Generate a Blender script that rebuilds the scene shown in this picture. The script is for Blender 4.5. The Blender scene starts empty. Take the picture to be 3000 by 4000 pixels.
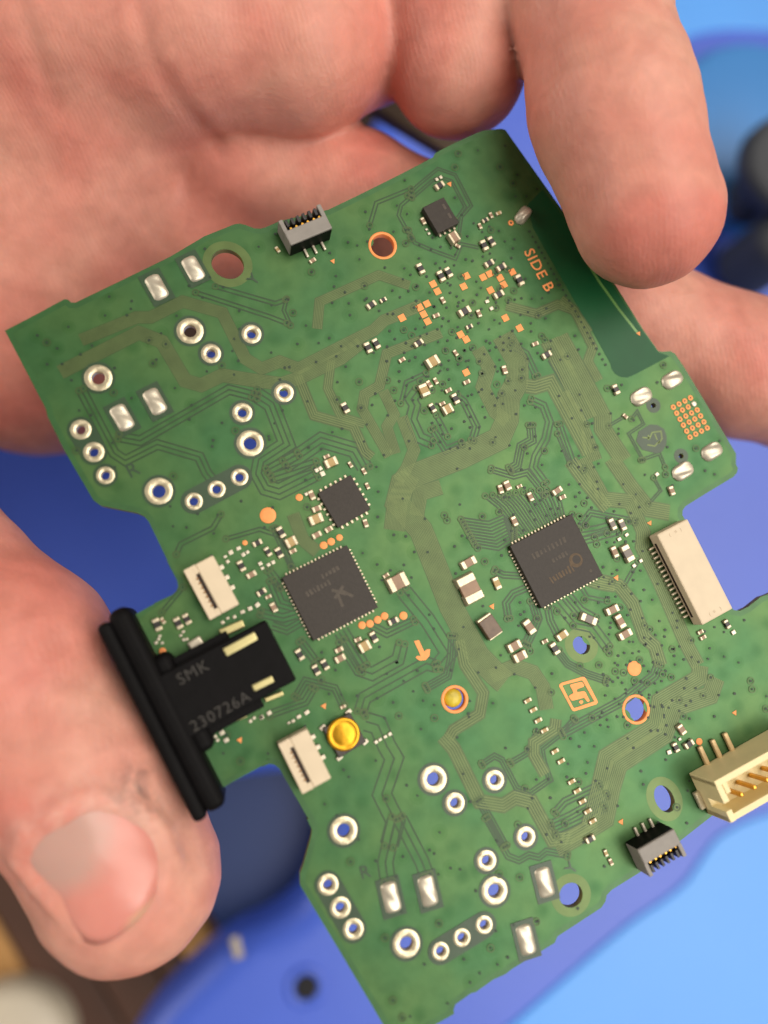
import bpy, bmesh, math, random
import numpy as np
from mathutils import Vector, Matrix

# ------------------------------------------------------------------ camera, world, lights, exposure
S = 0.001                                    # everything is designed in millimetres
F_PX, D_MM = 3400.0, 101.0                   # focal length in photograph pixels, distance to the board
YAW, TX, TY = 0.50636792, -0.12875495, 0.15947794
def _rot():
    cy, sy = math.cos(YAW), math.sin(YAW)
    Rz = np.array([[cy, -sy, 0], [sy, cy, 0], [0, 0, 1]])
    Rx = np.array([[1, 0, 0], [0, math.cos(TX), -math.sin(TX)], [0, math.sin(TX), math.cos(TX)]])
    Ry = np.array([[math.cos(TY), 0, math.sin(TY)], [0, 1, 0], [-math.sin(TY), 0, math.cos(TY)]])
    return Rx @ Ry @ Rz
RB = _rot()                                  # board axes -> camera axes
CAM = RB.T @ np.array([0, 0, D_MM])          # camera position in board millimetres

sc = bpy.context.scene
sc.render.engine = 'CYCLES'
sc.cycles.use_denoising = True
sc.cycles.max_bounces = 8
sc.cycles.use_adaptive_sampling = True; sc.cycles.adaptive_threshold = 0.025
sc.view_settings.view_transform = 'Standard'
sc.view_settings.look = 'None'
sc.view_settings.gamma = 1.0
sc.view_settings.exposure = 0.0
cd = bpy.data.cameras.new('camera')
cam = bpy.data.objects.new('camera', cd); sc.collection.objects.link(cam)
M4 = Matrix([list(RB.T[0]) + [CAM[0]*S], list(RB.T[1]) + [CAM[1]*S], list(RB.T[2]) + [CAM[2]*S], [0, 0, 0, 1]])
cam.matrix_world = M4
cd.sensor_fit = 'VERTICAL'; cd.sensor_height = 36.0; cd.lens = 36.0*F_PX/4000.0
cd.clip_start = 0.005; cd.clip_end = 20.0
cd.dof.use_dof = True; cd.dof.focus_distance = 0.1035; cd.dof.aperture_fstop = 8.2
sc.camera = cam

w = bpy.data.worlds.new('World'); sc.world = w; w.use_nodes = True
w.node_tree.nodes['Background'].inputs[0].default_value = (1.0, 0.90, 0.80, 1)
w.node_tree.nodes['Background'].inputs[1].default_value = 0.20

def img_dir(dx, dy, elev):
    """unit vector in board axes that leans towards image direction (dx right, dy down), elev degrees above the image plane"""
    n = math.hypot(dx, dy); e = math.radians(elev)
    return RB.T @ np.array([dx/n*math.cos(e), -dy/n*math.cos(e), math.sin(e)])
def area(name, d, dist, sx, sy, power, col):
    l = bpy.data.lights.new(name, 'AREA'); l.shape = 'RECTANGLE'; l.size = sx; l.size_y = sy; l.energy = power; l.color = col
    o = bpy.data.objects.new(name, l); sc.collection.objects.link(o)
    o.location = Vector(d)*dist
    o.rotation_euler = (-Vector(d)).to_track_quat('-Z', 'Y').to_euler()
    return o
area('window_light', img_dir(0.88, 0.48, 46), 1.1, 0.6, 0.6, 5.8, (1.0, 0.95, 0.88))
area('ceiling_light', img_dir(0.85, -0.40, 53), 2.0, 1.6, 1.6, 38.0, (1.0, 0.91, 0.81))

area('fill_light', img_dir(-1.0, -0.25, 24), 1.7, 1.3, 1.0, 13.0, (1.0, 0.90, 0.80))  # fill lamp added on the left to make up for the dim world

# ------------------------------------------------------------------ helpers
C = sc.collection
rnd = random.Random(7)
ZS = 800/1659.0
ZO = dict(A=(0,1000), B=(800,600), C=(1600,500), D=(2200,1000), E=(200,1500), F=(1000,1300), G=(1500,1300), H=(2200,1800),
          I=(600,2000), J=(1000,1800), K=(1600,2000), L=(300,2300), M=(1000,2500), N=(1700,2500), O=(2200,2600), P=(1100,3200), Q=(1700,3200))
def q(k, x, y):
    o = ZO[k]; return (o[0]+x*ZS, o[1]+y*ZS)
def at(x, y, z=0.0):
    """photograph pixel -> point in board millimetres on the plane z"""
    d = RB.T @ np.array([(x-1500)/F_PX, -(y-2000)/F_PX, -1.0])
    t = (z-CAM[2])/d[2]
    return CAM + d*t
def a2(p, z=0.0):
    v = at(p[0], p[1], z); return (v[0], v[1])
MMPX = 1/33.7

def lin(c):
    return tuple(((v/255)/12.92 if v/255 <= 0.04045 else ((v/255+0.055)/1.055)**2.4) for v in c)

MATS = {}
def mat(name, col, rough=0.5, metal=0.0, var=0.15, scale=300.0, bump=0.0, bscale=800.0, spec=0.5, sss=0.0, coat=0.0, col2=None, trans=0.0):
    if name in MATS: return MATS[name]
    m = bpy.data.materials.new(name); m.use_nodes = True
    nt = m.node_tree; b = nt.nodes['Principled BSDF']
    tc = nt.nodes.new('ShaderNodeTexCoord')
    n = nt.nodes.new('ShaderNodeTexNoise'); n.inputs['Scale'].default_value = scale; n.inputs['Detail'].default_value = 5
    nt.links.new(tc.outputs['Object'], n.inputs['Vector'])
    r = nt.nodes.new('ShaderNodeValToRGB')
    c2 = col2 or tuple(v*(1-var) for v in col); c1 = col if col2 else tuple(min(1, v*(1+var)) for v in col)
    r.color_ramp.elements[0].position = 0.35; r.color_ramp.elements[1].position = 0.65
    r.color_ramp.elements[0].color = (*c2, 1); r.color_ramp.elements[1].color = (*c1, 1)
    nt.links.new(n.outputs['Fac'], r.inputs['Fac']); nt.links.new(r.outputs['Color'], b.inputs['Base Color'])
    b.inputs['Roughness'].default_value = rough; b.inputs['Metallic'].default_value = metal
    b.inputs['Specular IOR Level'].default_value = spec
    if coat: b.inputs['Coat Weight'].default_value = coat; b.inputs['Coat Roughness'].default_value = 0.15
    if bump:
        n2 = nt.nodes.new('ShaderNodeTexNoise'); n2.inputs['Scale'].default_value = bscale; n2.inputs['Detail'].default_value = 4
        nt.links.new(tc.outputs['Object'], n2.inputs['Vector'])
        bp = nt.nodes.new('ShaderNodeBump'); bp.inputs['Strength'].default_value = bump; bp.inputs['Distance'].default_value = 0.0002
        nt.links.new(n2.outputs['Fac'], bp.inputs['Height']); nt.links.new(bp.outputs['Normal'], b.inputs['Normal'])
    MATS[name] = m
    return m

def tag(o, label=None, cat=None, group=None, kind=None):
    if label: o['label'] = label
    if cat: o['category'] = cat
    if group: o['group'] = group
    if kind: o['kind'] = kind
    return o
def empty(name, loc=(0, 0, 0)):
    o = bpy.data.objects.new(name, None); o.empty_display_size = 0.01; C.objects.link(o); o.location = Vector(loc)*S; return o
def link(name, me, m, parent=None, loc=(0, 0, 0), rz=0.0):
    o = bpy.data.objects.new(name, me); C.objects.link(o)
    if m is not None:
        if not me.materials: me.materials.append(m)
    o.parent = parent; o.location = Vector(loc)*S; o.rotation_euler = (0, 0, rz)
    return o
def mesh(name, verts, faces, smooth=False):
    me = bpy.data.meshes.new(name)
    me.from_pydata([(v[0]*S, v[1]*S, v[2]*S) for v in verts], [], faces); me.update()
    if smooth: me.polygons.foreach_set('use_smooth', [True]*len(me.polygons))
    return me
CACHE = {}
def bevel_box(sx, sy, sz, bev=0.0, seg=2, cz=None):
    """box centred in x, y, resting on z = 0 (millimetres); meshes of the same size are shared"""
    key = ('box', round(sx, 2), round(sy, 2), round(sz, 2), round(bev, 3), seg, cz)
    if key in CACHE: return CACHE[key]
    bm = bmesh.new(); bmesh.ops.create_cube(bm, size=1.0)
    z0 = sz/2 if cz is None else cz
    for v in bm.verts: v.co = Vector((v.co.x*sx*S, v.co.y*sy*S, (v.co.z*sz+z0)*S))
    if bev: bmesh.ops.bevel(bm, geom=list(bm.edges), offset=bev*S, segments=seg, profile=0.5, affect='EDGES')
    me = bpy.data.meshes.new('block'); bm.to_mesh(me); bm.free()
    CACHE[key] = me; return me
def terminal_mesh(tl, wd, hh):
    key = ('term', tl, wd, hh)
    if key in CACHE: return CACHE[key]
    me = bevel_box(tl, wd, hh, min(0.09, tl*0.25), 2).copy()
    for v in me.vertices:
        k = max(0.0, 1-v.co.z/(hh*S*0.6)); v.co.x *= 1+0.45*k; v.co.y *= 1+0.16*k
    CACHE[key] = me; return me
def disc_ring(ro, ri, h, n=28, dome=0.0, var=None):
    key = ('ring', round(ro, 2), round(ri, 2), round(h, 3), n, dome, var)
    if key in CACHE: return CACHE[key]
    prof = [(ro, 0), (ro, h*0.5), (ro-0.06, h), ((ro+ri)/2, h+dome), (ri+0.03, h), (ri, h*0.5), (ri, -0.95)]
    vs, fs = [], []
    for i in range(n):
        a = 2*math.pi*i/n
        for t, (r, z) in enumerate(prof):
            if var is not None:
                wob = math.sin(2*a+var*1.7)*0.5+math.sin(5*a+var*2.9)*0.35+math.sin(9*a+var)*0.2
                if t < 3: r *= 1+0.018*wob
                if t == 3: z += 0.05*wob+0.05*max(0, math.sin(a+var*2.1))**3
            vs.append((r*math.cos(a), r*math.sin(a), z))
    k = len(prof)
    for i in range(n):
        j = (i+1) % n
        for t in range(k-1): fs.append((i*k+t, j*k+t, j*k+t+1, i*k+t+1))
    me = mesh('ring', vs, fs, True); CACHE[key] = me; return me
def lathe(prof, n=32, name='lathe'):
    vs, fs = [], []; k = len(prof)
    for i in range(n):
        a = 2*math.pi*i/n
        for (r, z) in prof: vs.append((r*math.cos(a), r*math.sin(a), z))
    for i in range(n):
        j = (i+1) % n
        for t in range(k-1): fs.append((i*k+t, j*k+t, j*k+t+1, i*k+t+1))
    if prof[-1][0] > 1e-6: fs.append(tuple(i*k+k-1 for i in range(n)))
    return mesh(name, vs, fs, True)
def disc(r, h=0.03, n=20):
    key = ('disc', round(r, 3), h, n)
    if key not in CACHE: CACHE[key] = lathe([(r, 0), (r, h*0.6), (r-0.03, h), (r*0.5, h)], n, 'disc')
    return CACHE[key]
def fill_curve(loops, extrude, name='sheet', bevel=0.0, bres=4, z=0.0):
    """closed 2-D loops (the first the outline, the others holes) filled and extruded"""
    cu = bpy.data.curves.new(name, 'CURVE'); cu.dimensions = '2D'; cu.fill_mode = 'BOTH'
    cu.extrude = extrude*S; cu.bevel_depth = bevel*S; cu.bevel_resolution = bres
    if bevel: cu.offset = -bevel*S
    for lp in loops:
        sp = cu.splines.new('POLY'); sp.points.add(len(lp)-1); sp.use_cyclic_u = True
        for p, v in zip(sp.points, lp): p.co = (v[0]*S, v[1]*S, 0, 1)
    ob = bpy.data.objects.new('tmp', cu)
    me = bpy.data.meshes.new_from_object(ob)
    bpy.data.objects.remove(ob); bpy.data.curves.remove(cu)
    me.transform(Matrix.Translation((0, 0, z*S)))
    me.materials.clear()
    return me
def text_mesh(body, size, extrude=0.01, spacing=1.0, offset=0.0):
    cu = bpy.data.curves.new('text', 'FONT'); cu.body = body; cu.size = size*S; cu.extrude = extrude*S
    cu.align_x = 'CENTER'; cu.align_y = 'CENTER'; cu.space_character = spacing; cu.offset = offset*S; cu.resolution_u = 3
    ob = bpy.data.objects.new('tmp', cu); me = bpy.data.meshes.new_from_object(ob)
    bpy.data.objects.remove(ob); bpy.data.curves.remove(cu); me.materials.clear()
    return me
def circle(c, r, n=28, ry=None, rot=0.0):
    out = []
    for i in range(n):
        a = 2*math.pi*i/n; x = r*math.cos(a); y = (ry or r)*math.sin(a)
        out.append((c[0]+x*math.cos(rot)-y*math.sin(rot), c[1]+x*math.sin(rot)+y*math.cos(rot)))
    return out
def offset_line(pts, d):
    P = [Vector(p) for p in pts]; out = []
    for i, p in enumerate(P):
        ns = []
        if i > 0: t = (p-P[i-1]).normalized(); ns.append(Vector((-t.y, t.x)))
        if i < len(P)-1: t = (P[i+1]-p).normalized(); ns.append(Vector((-t.y, t.x)))
        n = sum(ns, Vector((0, 0))).normalized()
        k = max(0.45, n.dot(ns[0]))
        out.append(p + n*(d/k))
    return out
class Sheet:
    def __init__(self): self.v = []; self.f = []
    def ribbon(self, pts, width, z, d=0.0):
        a = offset_line(pts, d+width/2); b = offset_line(pts, d-width/2); n0 = len(self.v)
        for p, r in zip(a, b): self.v += [(p.x, p.y, z), (r.x, r.y, z)]
        for i in range(len(pts)-1): k = n0+2*i; self.f.append((k, k+1, k+3, k+2))
    def disc(self, c, r, z, n=8):
        n0 = len(self.v)
        self.v += [(c[0]+r*math.cos(2*math.pi*i/n), c[1]+r*math.sin(2*math.pi*i/n), z) for i in range(n)]
        self.f.append(tuple(range(n0, n0+n)))
    def ring(self, c, ro, ri, z, n=12):
        n0 = len(self.v)
        for i in range(n):
            a = 2*math.pi*i/n
            self.v += [(c[0]+ro*math.cos(a), c[1]+ro*math.sin(a), z), (c[0]+ri*math.cos(a), c[1]+ri*math.sin(a), z)]
        for i in range(n):
            j = (i+1) % n; self.f.append((n0+2*i, n0+2*j, n0+2*j+1, n0+2*i+1))
    def build(self, name, m, parent):
        return link(name, mesh(name, self.v, self.f), m, parent)

# ------------------------------------------------------------------ materials
M_EDGE = mat('board_edge', lin((122, 112, 48)), 0.6, var=0.2, scale=900)
M_BARE = mat('mask_over_laminate', lin((52, 94, 50)), 0.38, 0.3, var=0.10, scale=500)
M_GAP = mat('mask_gap', lin((64, 84, 47)), 0.40, 0.35, var=0.10, scale=500)
M_HALO = mat('mask_halo', lin((40, 66, 40)), 0.36, var=0.1, scale=500)
M_TRACE = mat('mask_trace', lin((90, 106, 62)), 0.40, 0.4, var=0.08, scale=500)
M_VIA = mat('via_hole', lin((24, 50, 28)), 0.5, var=0.2, scale=900)
M_COPPER = mat('bare_copper', lin((240, 150, 84)), 0.5, 0.2, var=0.06, scale=1200)
M_SOLDER = mat('solder', lin((206, 198, 178)), 0.40, 0.6, var=0.12, scale=700, bump=0.30, bscale=420)
M_TIN = mat('tinned_end', lin((208, 196, 168)), 0.38, 0.6, var=0.10, scale=1500, bump=0.15, bscale=2500)
M_RING = mat('plated_ring', lin((206, 195, 164)), 0.34, 0.65, var=0.12, scale=900, bump=0.35, bscale=900)
M_CHIP = mat('chip_epoxy', lin((54, 49, 44)), 0.5, spec=0.3, var=0.08, scale=2500, bump=0.08, bscale=5000)
M_RES = mat('resistor_body', lin((34, 30, 28)), 0.4, var=0.2, scale=900)
M_CAP = mat('ceramic_brown', lin((150, 122, 98)), 0.5, var=0.12, scale=900)
M_TAN = mat('ceramic_tan', lin((176, 148, 96)), 0.5, var=0.12, scale=900)
M_GREYC = mat('ceramic_grey', lin((118, 110, 102)), 0.45, var=0.12, scale=900)
M_BLACK = mat('black_plastic', lin((9, 8, 9)), 0.6, spec=0.12, var=0.2, scale=600, bump=0.12, bscale=1500)
M_RUBBER = mat('flange_plastic', lin((9, 8, 9)), 0.62, spec=0.12, var=0.2, scale=400, bump=0.15, bscale=1200)
M_IVORY = mat('ivory_plastic', lin((212, 195, 166)), 0.5, var=0.03, scale=500)
M_DARKSLOT = mat('slot_dark', lin((40, 26, 18)), 0.7, var=0.2, scale=900)
M_GOLD = mat('gold_contact', lin((214, 160, 62)), 0.3, 0.8, var=0.12, scale=900)
M_GREYP = mat('grey_connector', lin((134, 129, 122)), 0.5, var=0.06, scale=900)
M_YELLOWP = mat('header_plastic', lin((232, 216, 164)), 0.45, var=0.04, scale=300)
M_PRINT = mat('embossed_print', lin((46, 43, 38)), 0.6, var=0.1, scale=1500)
M_CHIPPRINT = mat('laser_marking', lin((78, 71, 62)), 0.7, var=0.15, scale=3000)

def mask_material(tone=1.0):
    m = bpy.data.materials.new('solder_mask'); m.use_nodes = True; nt = m.node_tree; b = nt.nodes['Principled BSDF']
    tc = nt.nodes.new('ShaderNodeTexCoord')
    def noise(scale, det=3.0):
        n = nt.nodes.new('ShaderNodeTexNoise'); n.inputs['Scale'].default_value = scale; n.inputs['Detail'].default_value = det
        nt.links.new(tc.outputs['Object'], n.inputs['Vector']); return n
    n1 = noise(90); n2 = noise(420, 4)
    r1 = nt.nodes.new('ShaderNodeValToRGB'); e = r1.color_ramp.elements
    e[0].position = 0.36; e[0].color = (*lin((52, 97, 56)), 1); e[1].position = 0.66; e[1].color = (*lin((72, 106, 58)), 1)
    r2 = nt.nodes.new('ShaderNodeValToRGB'); e = r2.color_ramp.elements
    e[0].position = 0.30; e[0].color = (0.80, 0.86, 0.80, 1); e[1].position = 0.60; e[1].color = (1.05, 1.03, 1.0, 1)
    for el in e: el.color = (el.color[0]*tone, el.color[1]*(tone*0.5+0.5), el.color[2]*tone, 1)
    mx = nt.nodes.new('ShaderNodeMixRGB'); mx.blend_type = 'MULTIPLY'; mx.inputs[0].default_value = 1
    nt.links.new(n1.outputs['Fac'], r1.inputs['Fac']); nt.links.new(n2.outputs['Fac'], r2.inputs['Fac'])
    nt.links.new(r1.outputs['Color'], mx.inputs[1]); nt.links.new(r2.outputs['Color'], mx.inputs[2])
    vo = nt.nodes.new('ShaderNodeTexVoronoi'); vo.inputs['Scale'].default_value = 260; nt.links.new(tc.outputs['Object'], vo.inputs['Vector'])
    r3 = nt.nodes.new('ShaderNodeValToRGB'); e = r3.color_ramp.elements
    e[0].position = 0.08; e[0].color = (0.50, 0.74, 0.60, 1); e[1].position = 0.30; e[1].color = (1, 1, 1, 1)
    nt.links.new(vo.outputs['Distance'], r3.inputs['Fac'])
    m2 = nt.nodes.new('ShaderNodeMixRGB'); m2.blend_type = 'MULTIPLY'; m2.inputs[0].default_value = 0.8
    nt.links.new(mx.outputs['Color'], m2.inputs[1]); nt.links.new(r3.outputs['Color'], m2.inputs[2])
    nt.links.new(m2.outputs['Color'], b.inputs['Base Color'])
    b.inputs['Specular IOR Level'].default_value = 0.5
    b.inputs['Roughness'].default_value = 0.40; b.inputs['Metallic'].default_value = 0.5
    bp = nt.nodes.new('ShaderNodeBump'); bp.inputs['Strength'].default_value = 0.10; bp.inputs['Distance'].default_value = 0.0002
    n3 = noise(600, 2); nt.links.new(n3.outputs['Fac'], bp.inputs['Height']); nt.links.new(bp.outputs['Normal'], b.inputs['Normal'])
    return m
M_MASK = mask_material()

# ------------------------------------------------------------------ background: table and blue shell
def build_background():
    zt = -165.0
    g = tag(link('table', bevel_box(900, 900, 10, 0.0, 1), mat('table_dark', lin((70, 46, 30)), 0.6, var=0.3, scale=12), None, (0, 0, zt-12)), kind='structure')
    # planks run along the image's lower-right diagonal; only those in view are built
    d0 = np.array(a2((0, 3500), zt)); d1 = np.array(a2((330, 4070), zt)); dv = (d1-d0)/np.linalg.norm(d1-d0); nv = np.array([-dv[1], dv[0]])
    ang = math.atan2(dv[1], dv[0])
    spec = [(-250, 'table_tan', (186, 138, 78)), (60, 'table_brown', (76, 46, 30)), (310, 'table_brown', (76, 46, 30)), (560, 'table_brown', (76, 46, 30)),
            (690, 'table_tan', (186, 138, 78)), (860, 'table_red', (86, 52, 32)), (1120, 'table_brown', (76, 46, 30))]
    ref = np.array(a2((0, 3700), zt)); ex = np.array(a2((1000, 3700), zt))-ref
    for i, (px, mn, col) in enumerate(spec):
        nx = spec[i+1][0] if i+1 < len(spec) else px+260
        c0, c1 = ref+ex*(px/1000), ref+ex*(nx/1000)
        wdt = abs(np.dot(c1-c0, nv))-0.6
        c = (c0+c1)/2
        m = mat(mn, lin(col), 0.55, var=0.25, scale=25, bump=0.2, bscale=90)
        link('plank', bevel_box(700, wdt, 4, 0.5, 2), m, g, (c[0], c[1], 10), ang)
    # blue shell
    z0 = -100.0
    M_SHELL = mat('blue_shell', lin((66, 96, 200)), 0.38, var=0.04, scale=20, bump=0.05, bscale=200)
    M_LIGHT = mat('light_blue_shell', lin((80, 154, 236)), 0.4, var=0.03, scale=20)
    M_STEEL = mat('steel_blue_disc', lin((62, 128, 196)), 0.45, var=0.04, scale=20)
    M_DARK = mat('dark_rubber', lin((52, 56, 62)), 0.6, var=0.15, scale=60)
    base = at(1800, 3000, z0-20)
    sh = tag(empty('controller_shell', base), 'blue plastic controller shell, out of focus, lying on the table beneath the circuit board', 'controller')
    def smooth_loop(P, it=3):
        for _ in range(it):
            P = [r for i in range(len(P)) for r in ((0.75*P[i][0]+0.25*P[(i+1) % len(P)][0], 0.75*P[i][1]+0.25*P[(i+1) % len(P)][1]), (0.25*P[i][0]+0.75*P[(i+1) % len(P)][0], 0.25*P[i][1]+0.75*P[(i+1) % len(P)][1]))]
        return P
    def part(name, px, z, h, bev, m, parent=sh, smooth=True, hole=None):
        me = fill_curve([[a2(p, z) for p in smooth_loop(px)]]+([[a2(p, z) for p in smooth_loop(hole)]] if hole else []), h/2-bev, name, bev, 6, z-h/2)
        if smooth: me.polygons.foreach_set('use_smooth', [True]*len(me.polygons))
        o = link(name, me, m, parent, tuple(-base)); return o
    part('body', [(-900, 1500), (-900, 2500), (200, 2800), (560, 2880), (820, 3070), (1060, 3030), (1220, 3020), (1290, 3150), (1270, 3360), (1190, 3520), (1060, 3620), (905, 3680), (740, 3830), (560, 4010), (380, 4350), (3700, 4350), (3700, -500), (1800, -500), (1560, 300), (1000, 1300), (300, 1500)], z0, 22, 7, M_SHELL)
    M_RECESS_SHADE = mat('shell_recess_shade', lin((20, 46, 96)), 0.45, var=0.05, scale=30)  # shade inside the recess put into the colour as a darker blue
    part('inner_floor', [(300, 2700), (900, 2700), (1330, 2950), (1420, 3250), (1300, 3600), (1030, 3800), (880, 3690), (790, 3520), (300, 3050)], z0-16, 4, 1.5, M_RECESS_SHADE)
    part('front_panel', [(1890, 4100), (2200, 3830), (2470, 3595), (2600, 3515), (2690, 3440), (2750, 3340), (2820, 3250), (3000, 3170), (3600, 3040), (3600, 4300), (1600, 4300)], z0+0.9, 3, 0.8, M_LIGHT)
    part('upper_panel', [(2150, -400), (3600, -400), (3600, 160), (3050, 120), (2800, 110), (2640, 160), (2500, 260), (2300, 300)], z0+0.9, 3, 0.8, M_LIGHT)
    c = at(2960, 520, z0+8)
    link('stick_well', lathe([(24.5, -10), (24.5, 0), (23.5, 1.6), (22, 2.2), (0.0, 2.2)], 48), M_STEEL, sh, tuple(c-base))
    c = at(3080, 650, z0+26)
    ts = link('thumbstick', lathe([(6, -18), (6, -7), (10.5, -4.5), (12, -1.7), (11.8, 1.4), (10, 3), (7.5, 2.5), (0.0, 1.8)], 40), M_DARK, sh, tuple(c-base))
    c = at(3080, 930, z0+22)
    link('button_cap', lathe([(7.6, -18), (7.6, -2), (6.5, 0.2), (4.6, 1), (0.0, 1.3)], 32), M_DARK, sh, tuple(c-base))
    c = at(1195, 3855, z0)
    link('screw_post', lathe([(4.6, -3.0), (4.6, 0.3), (4.2, 0.7), (3.2, 0.7), (2.6, 0.3), (2.5, -0.4)], 28), M_SHELL, sh, tuple(c-base))
    link('screw_hole', lathe([(2.55, 0.25), (2.0, 0.3), (0.0, 0.3)], 24), mat('hole_dark', lin((16, 16, 22)), 0.8), sh, tuple(c-base))
    c = at(925, 3700, z0-0.5); link('painted_glint', bevel_box(4.6, 1.9, 0.5, 0.2, 2), mat('glint_pale', lin((170, 160, 140)), 0.5), sh, tuple(c-base), 1.35)  # pale reflection on the rim, built as a thin coloured bar
    # pale round cap at the lower left corner
    c = at(60, 4060, zt+4)
    tag(link('jar_lid', lathe([(16, -4), (16, 3), (15, 6.0), (12.6, 7.4), (7, 8.2), (0.0, 8.4)], 40), mat('pale_lid', lin((196, 186, 166)), 0.45, var=0.05, scale=50), None, tuple(c)),
        'off-white round lid on the brown table, blurred at the lower left corner', 'lid')
    # tan strip showing between the curled fingers
    p0 = at(1430, 395, -40); p1 = at(1830, 640, -40); dd = p1-p0
    a_ = math.atan2(dd[1], dd[0]); L_ = float(np.linalg.norm(dd))+10
    st = tag(empty('edge_strip', tuple((p0+p1)/2)), 'dark brown strip with a tan edge, seen in the gap between the curled fingers', 'strip')
    link('bar', bevel_box(L_, 4.2, 3.0, 0.4, 2), mat('stick_dark', lin((84, 66, 48)), 0.6, var=0.2, scale=100), st, (0, 0, 0), a_)
    e = np.array([-math.sin(a_), math.cos(a_)])*2.55
    link('edge', bevel_box(L_, 0.9, 3.2, 0.2, 2), mat('stick_tan', lin((176, 146, 92)), 0.6, var=0.1, scale=100), st, (e[0], e[1], 0), a_)
build_background()

# ------------------------------------------------------------------ the circuit board
board = tag(empty('circuit_board'), 'green controller circuit board with black USB socket, chips and plated holes, held in the hand', 'circuit board')
OUT = ([q('A',40,605)] + [q('A',*p) for p in ((280,480),(520,350),(548,352),(578,377),(612,377),(1000,190),(1380,5))] +
       [q('B',*p) for p in ((0,668),(240,572),(285,567),(330,578),(400,605),(450,608),(490,598),(610,545),(1000,455),(1300,310),(1620,150))] +
       [q('C',*p) for p in ((190,237),(205,205),(280,165),(400,105),(540,42),(600,20),(740,6),(775,14))] +
       [(2200,826),(2407,1118)] + [q('D',*p) for p in ((650,600),(770,770),(800,776),(868,770),(905,790),(980,900),(1200,1266),(1400,1600))] +
       [q('H',*p) for p in ((1400,30),(1416,60),(1408,95),(1380,130),(1180,250),(990,368),(968,400),(966,440),(1000,500),(1150,790),(1330,1140),(1380,1208),(1430,1216),(1500,1182),(1600,1102),(1659,1082))] +
       [(3090,2280),(3120,2285),(3409,2792),(2798,3174)] + [q('Q',*p) for p in ((1659,430),(1430,573),(1390,615),(1380,665),(1345,718),(990,950),(968,1002),(620,1215),(570,1255),(470,1300),(330,1400),(290,1410),(165,1500),(150,1540),(153,1578),(0,1665))] +
       [(1550,4094)] + [q('P',*p) for p in ((820,1659),(480,1085),(150,535),(148,440),(175,370),(238,140),(246,85),(205,0))] +
       [q('M',*p) for p in ((425,1450),(330,1285),(190,1045),(150,1012),(105,1004),(50,1030))] + [q('L',*p) for p in ((1520,1425),(1160,1622),(1060,1440),(700,770),(410,240),(640,115))] +
       [q('I',*p) for p in ((0,740),(150,672),(185,640),(198,600),(190,555),(100,385))] + [q('E',*p) for p in ((960,1470),(790,1115),(750,1070),(700,1046),(400,985),(340,940),(305,880),(110,545))] +
       [q('A',*p) for p in ((385,1300),(372,1240))])
OUTL = [a2(p) for p in OUT]
# plated rings: (pixel, outer diameter, hole diameter)
BIG, SML = (105, 50), (80, 35)
RINGS = ([(q('A',1540,608),)+BIG, (q('A',797,988),)+BIG, (q('E',1612,480),)+BIG, (q('E',872,868),)+BIG, (q('M',1437,1127),)+BIG, (q('M',710,1543),)+BIG,
          (q('Q',480,580),)+BIG, (q('P',1010,1008),)+BIG] +
         [(q(*k),)+SML for k in (('B',378,1462),('B',50,1620),('F',225,485),('E',1548,232),('N',158,1320),('N',480,1135),('Q',733,143),('Q',415,335),
                                 ('P',375,530),('P',475,715),('P',580,890),('E',240,370),('E',345,552))] +
         [(q(*k), 70, 33) for k in (('E',1525,755),('E',1340,852),('E',1155,950),('E',440,740),('Q',395,855),('Q',215,960),('Q',42,1070))])
CRINGS = [(q('B',1440,745), 118, 96), (q('N',158,480), 108, 84), (q('O',590,355), 118, 95)]
NPTH = [(q('K',1392,1080), 33, 38, 0.3), (q('B',185,895), 58, 66, 0.5), (q('O',820,1080), 38, 56, 0.0), (q('Q',1100,615), 47, 45, 0.0),
        (q('D',730,1210), 11, 11, 0), (q('D',955,1620), 11, 11, 0)]
loops = [OUTL]
for p, od, hd in RINGS: loops.append(circle(a2(p), hd/2*MMPX+0.02, 20))
for p, od, hd in CRINGS: loops.append(circle(a2(p), hd/2*MMPX+0.02, 28))
for p, rx, ry, r in NPTH: loops.append(circle(a2(p), rx*MMPX, 28, ry*MMPX, r))
me = fill_curve(loops, 0.5, 'laminate', 0, 0, -0.5)
me.materials.append(M_MASK); me.materials.append(M_EDGE)
for p in me.polygons: p.material_index = 0 if abs(p.normal.z) > 0.7 else 1
sub = link('laminate', me, None, board)

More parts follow.
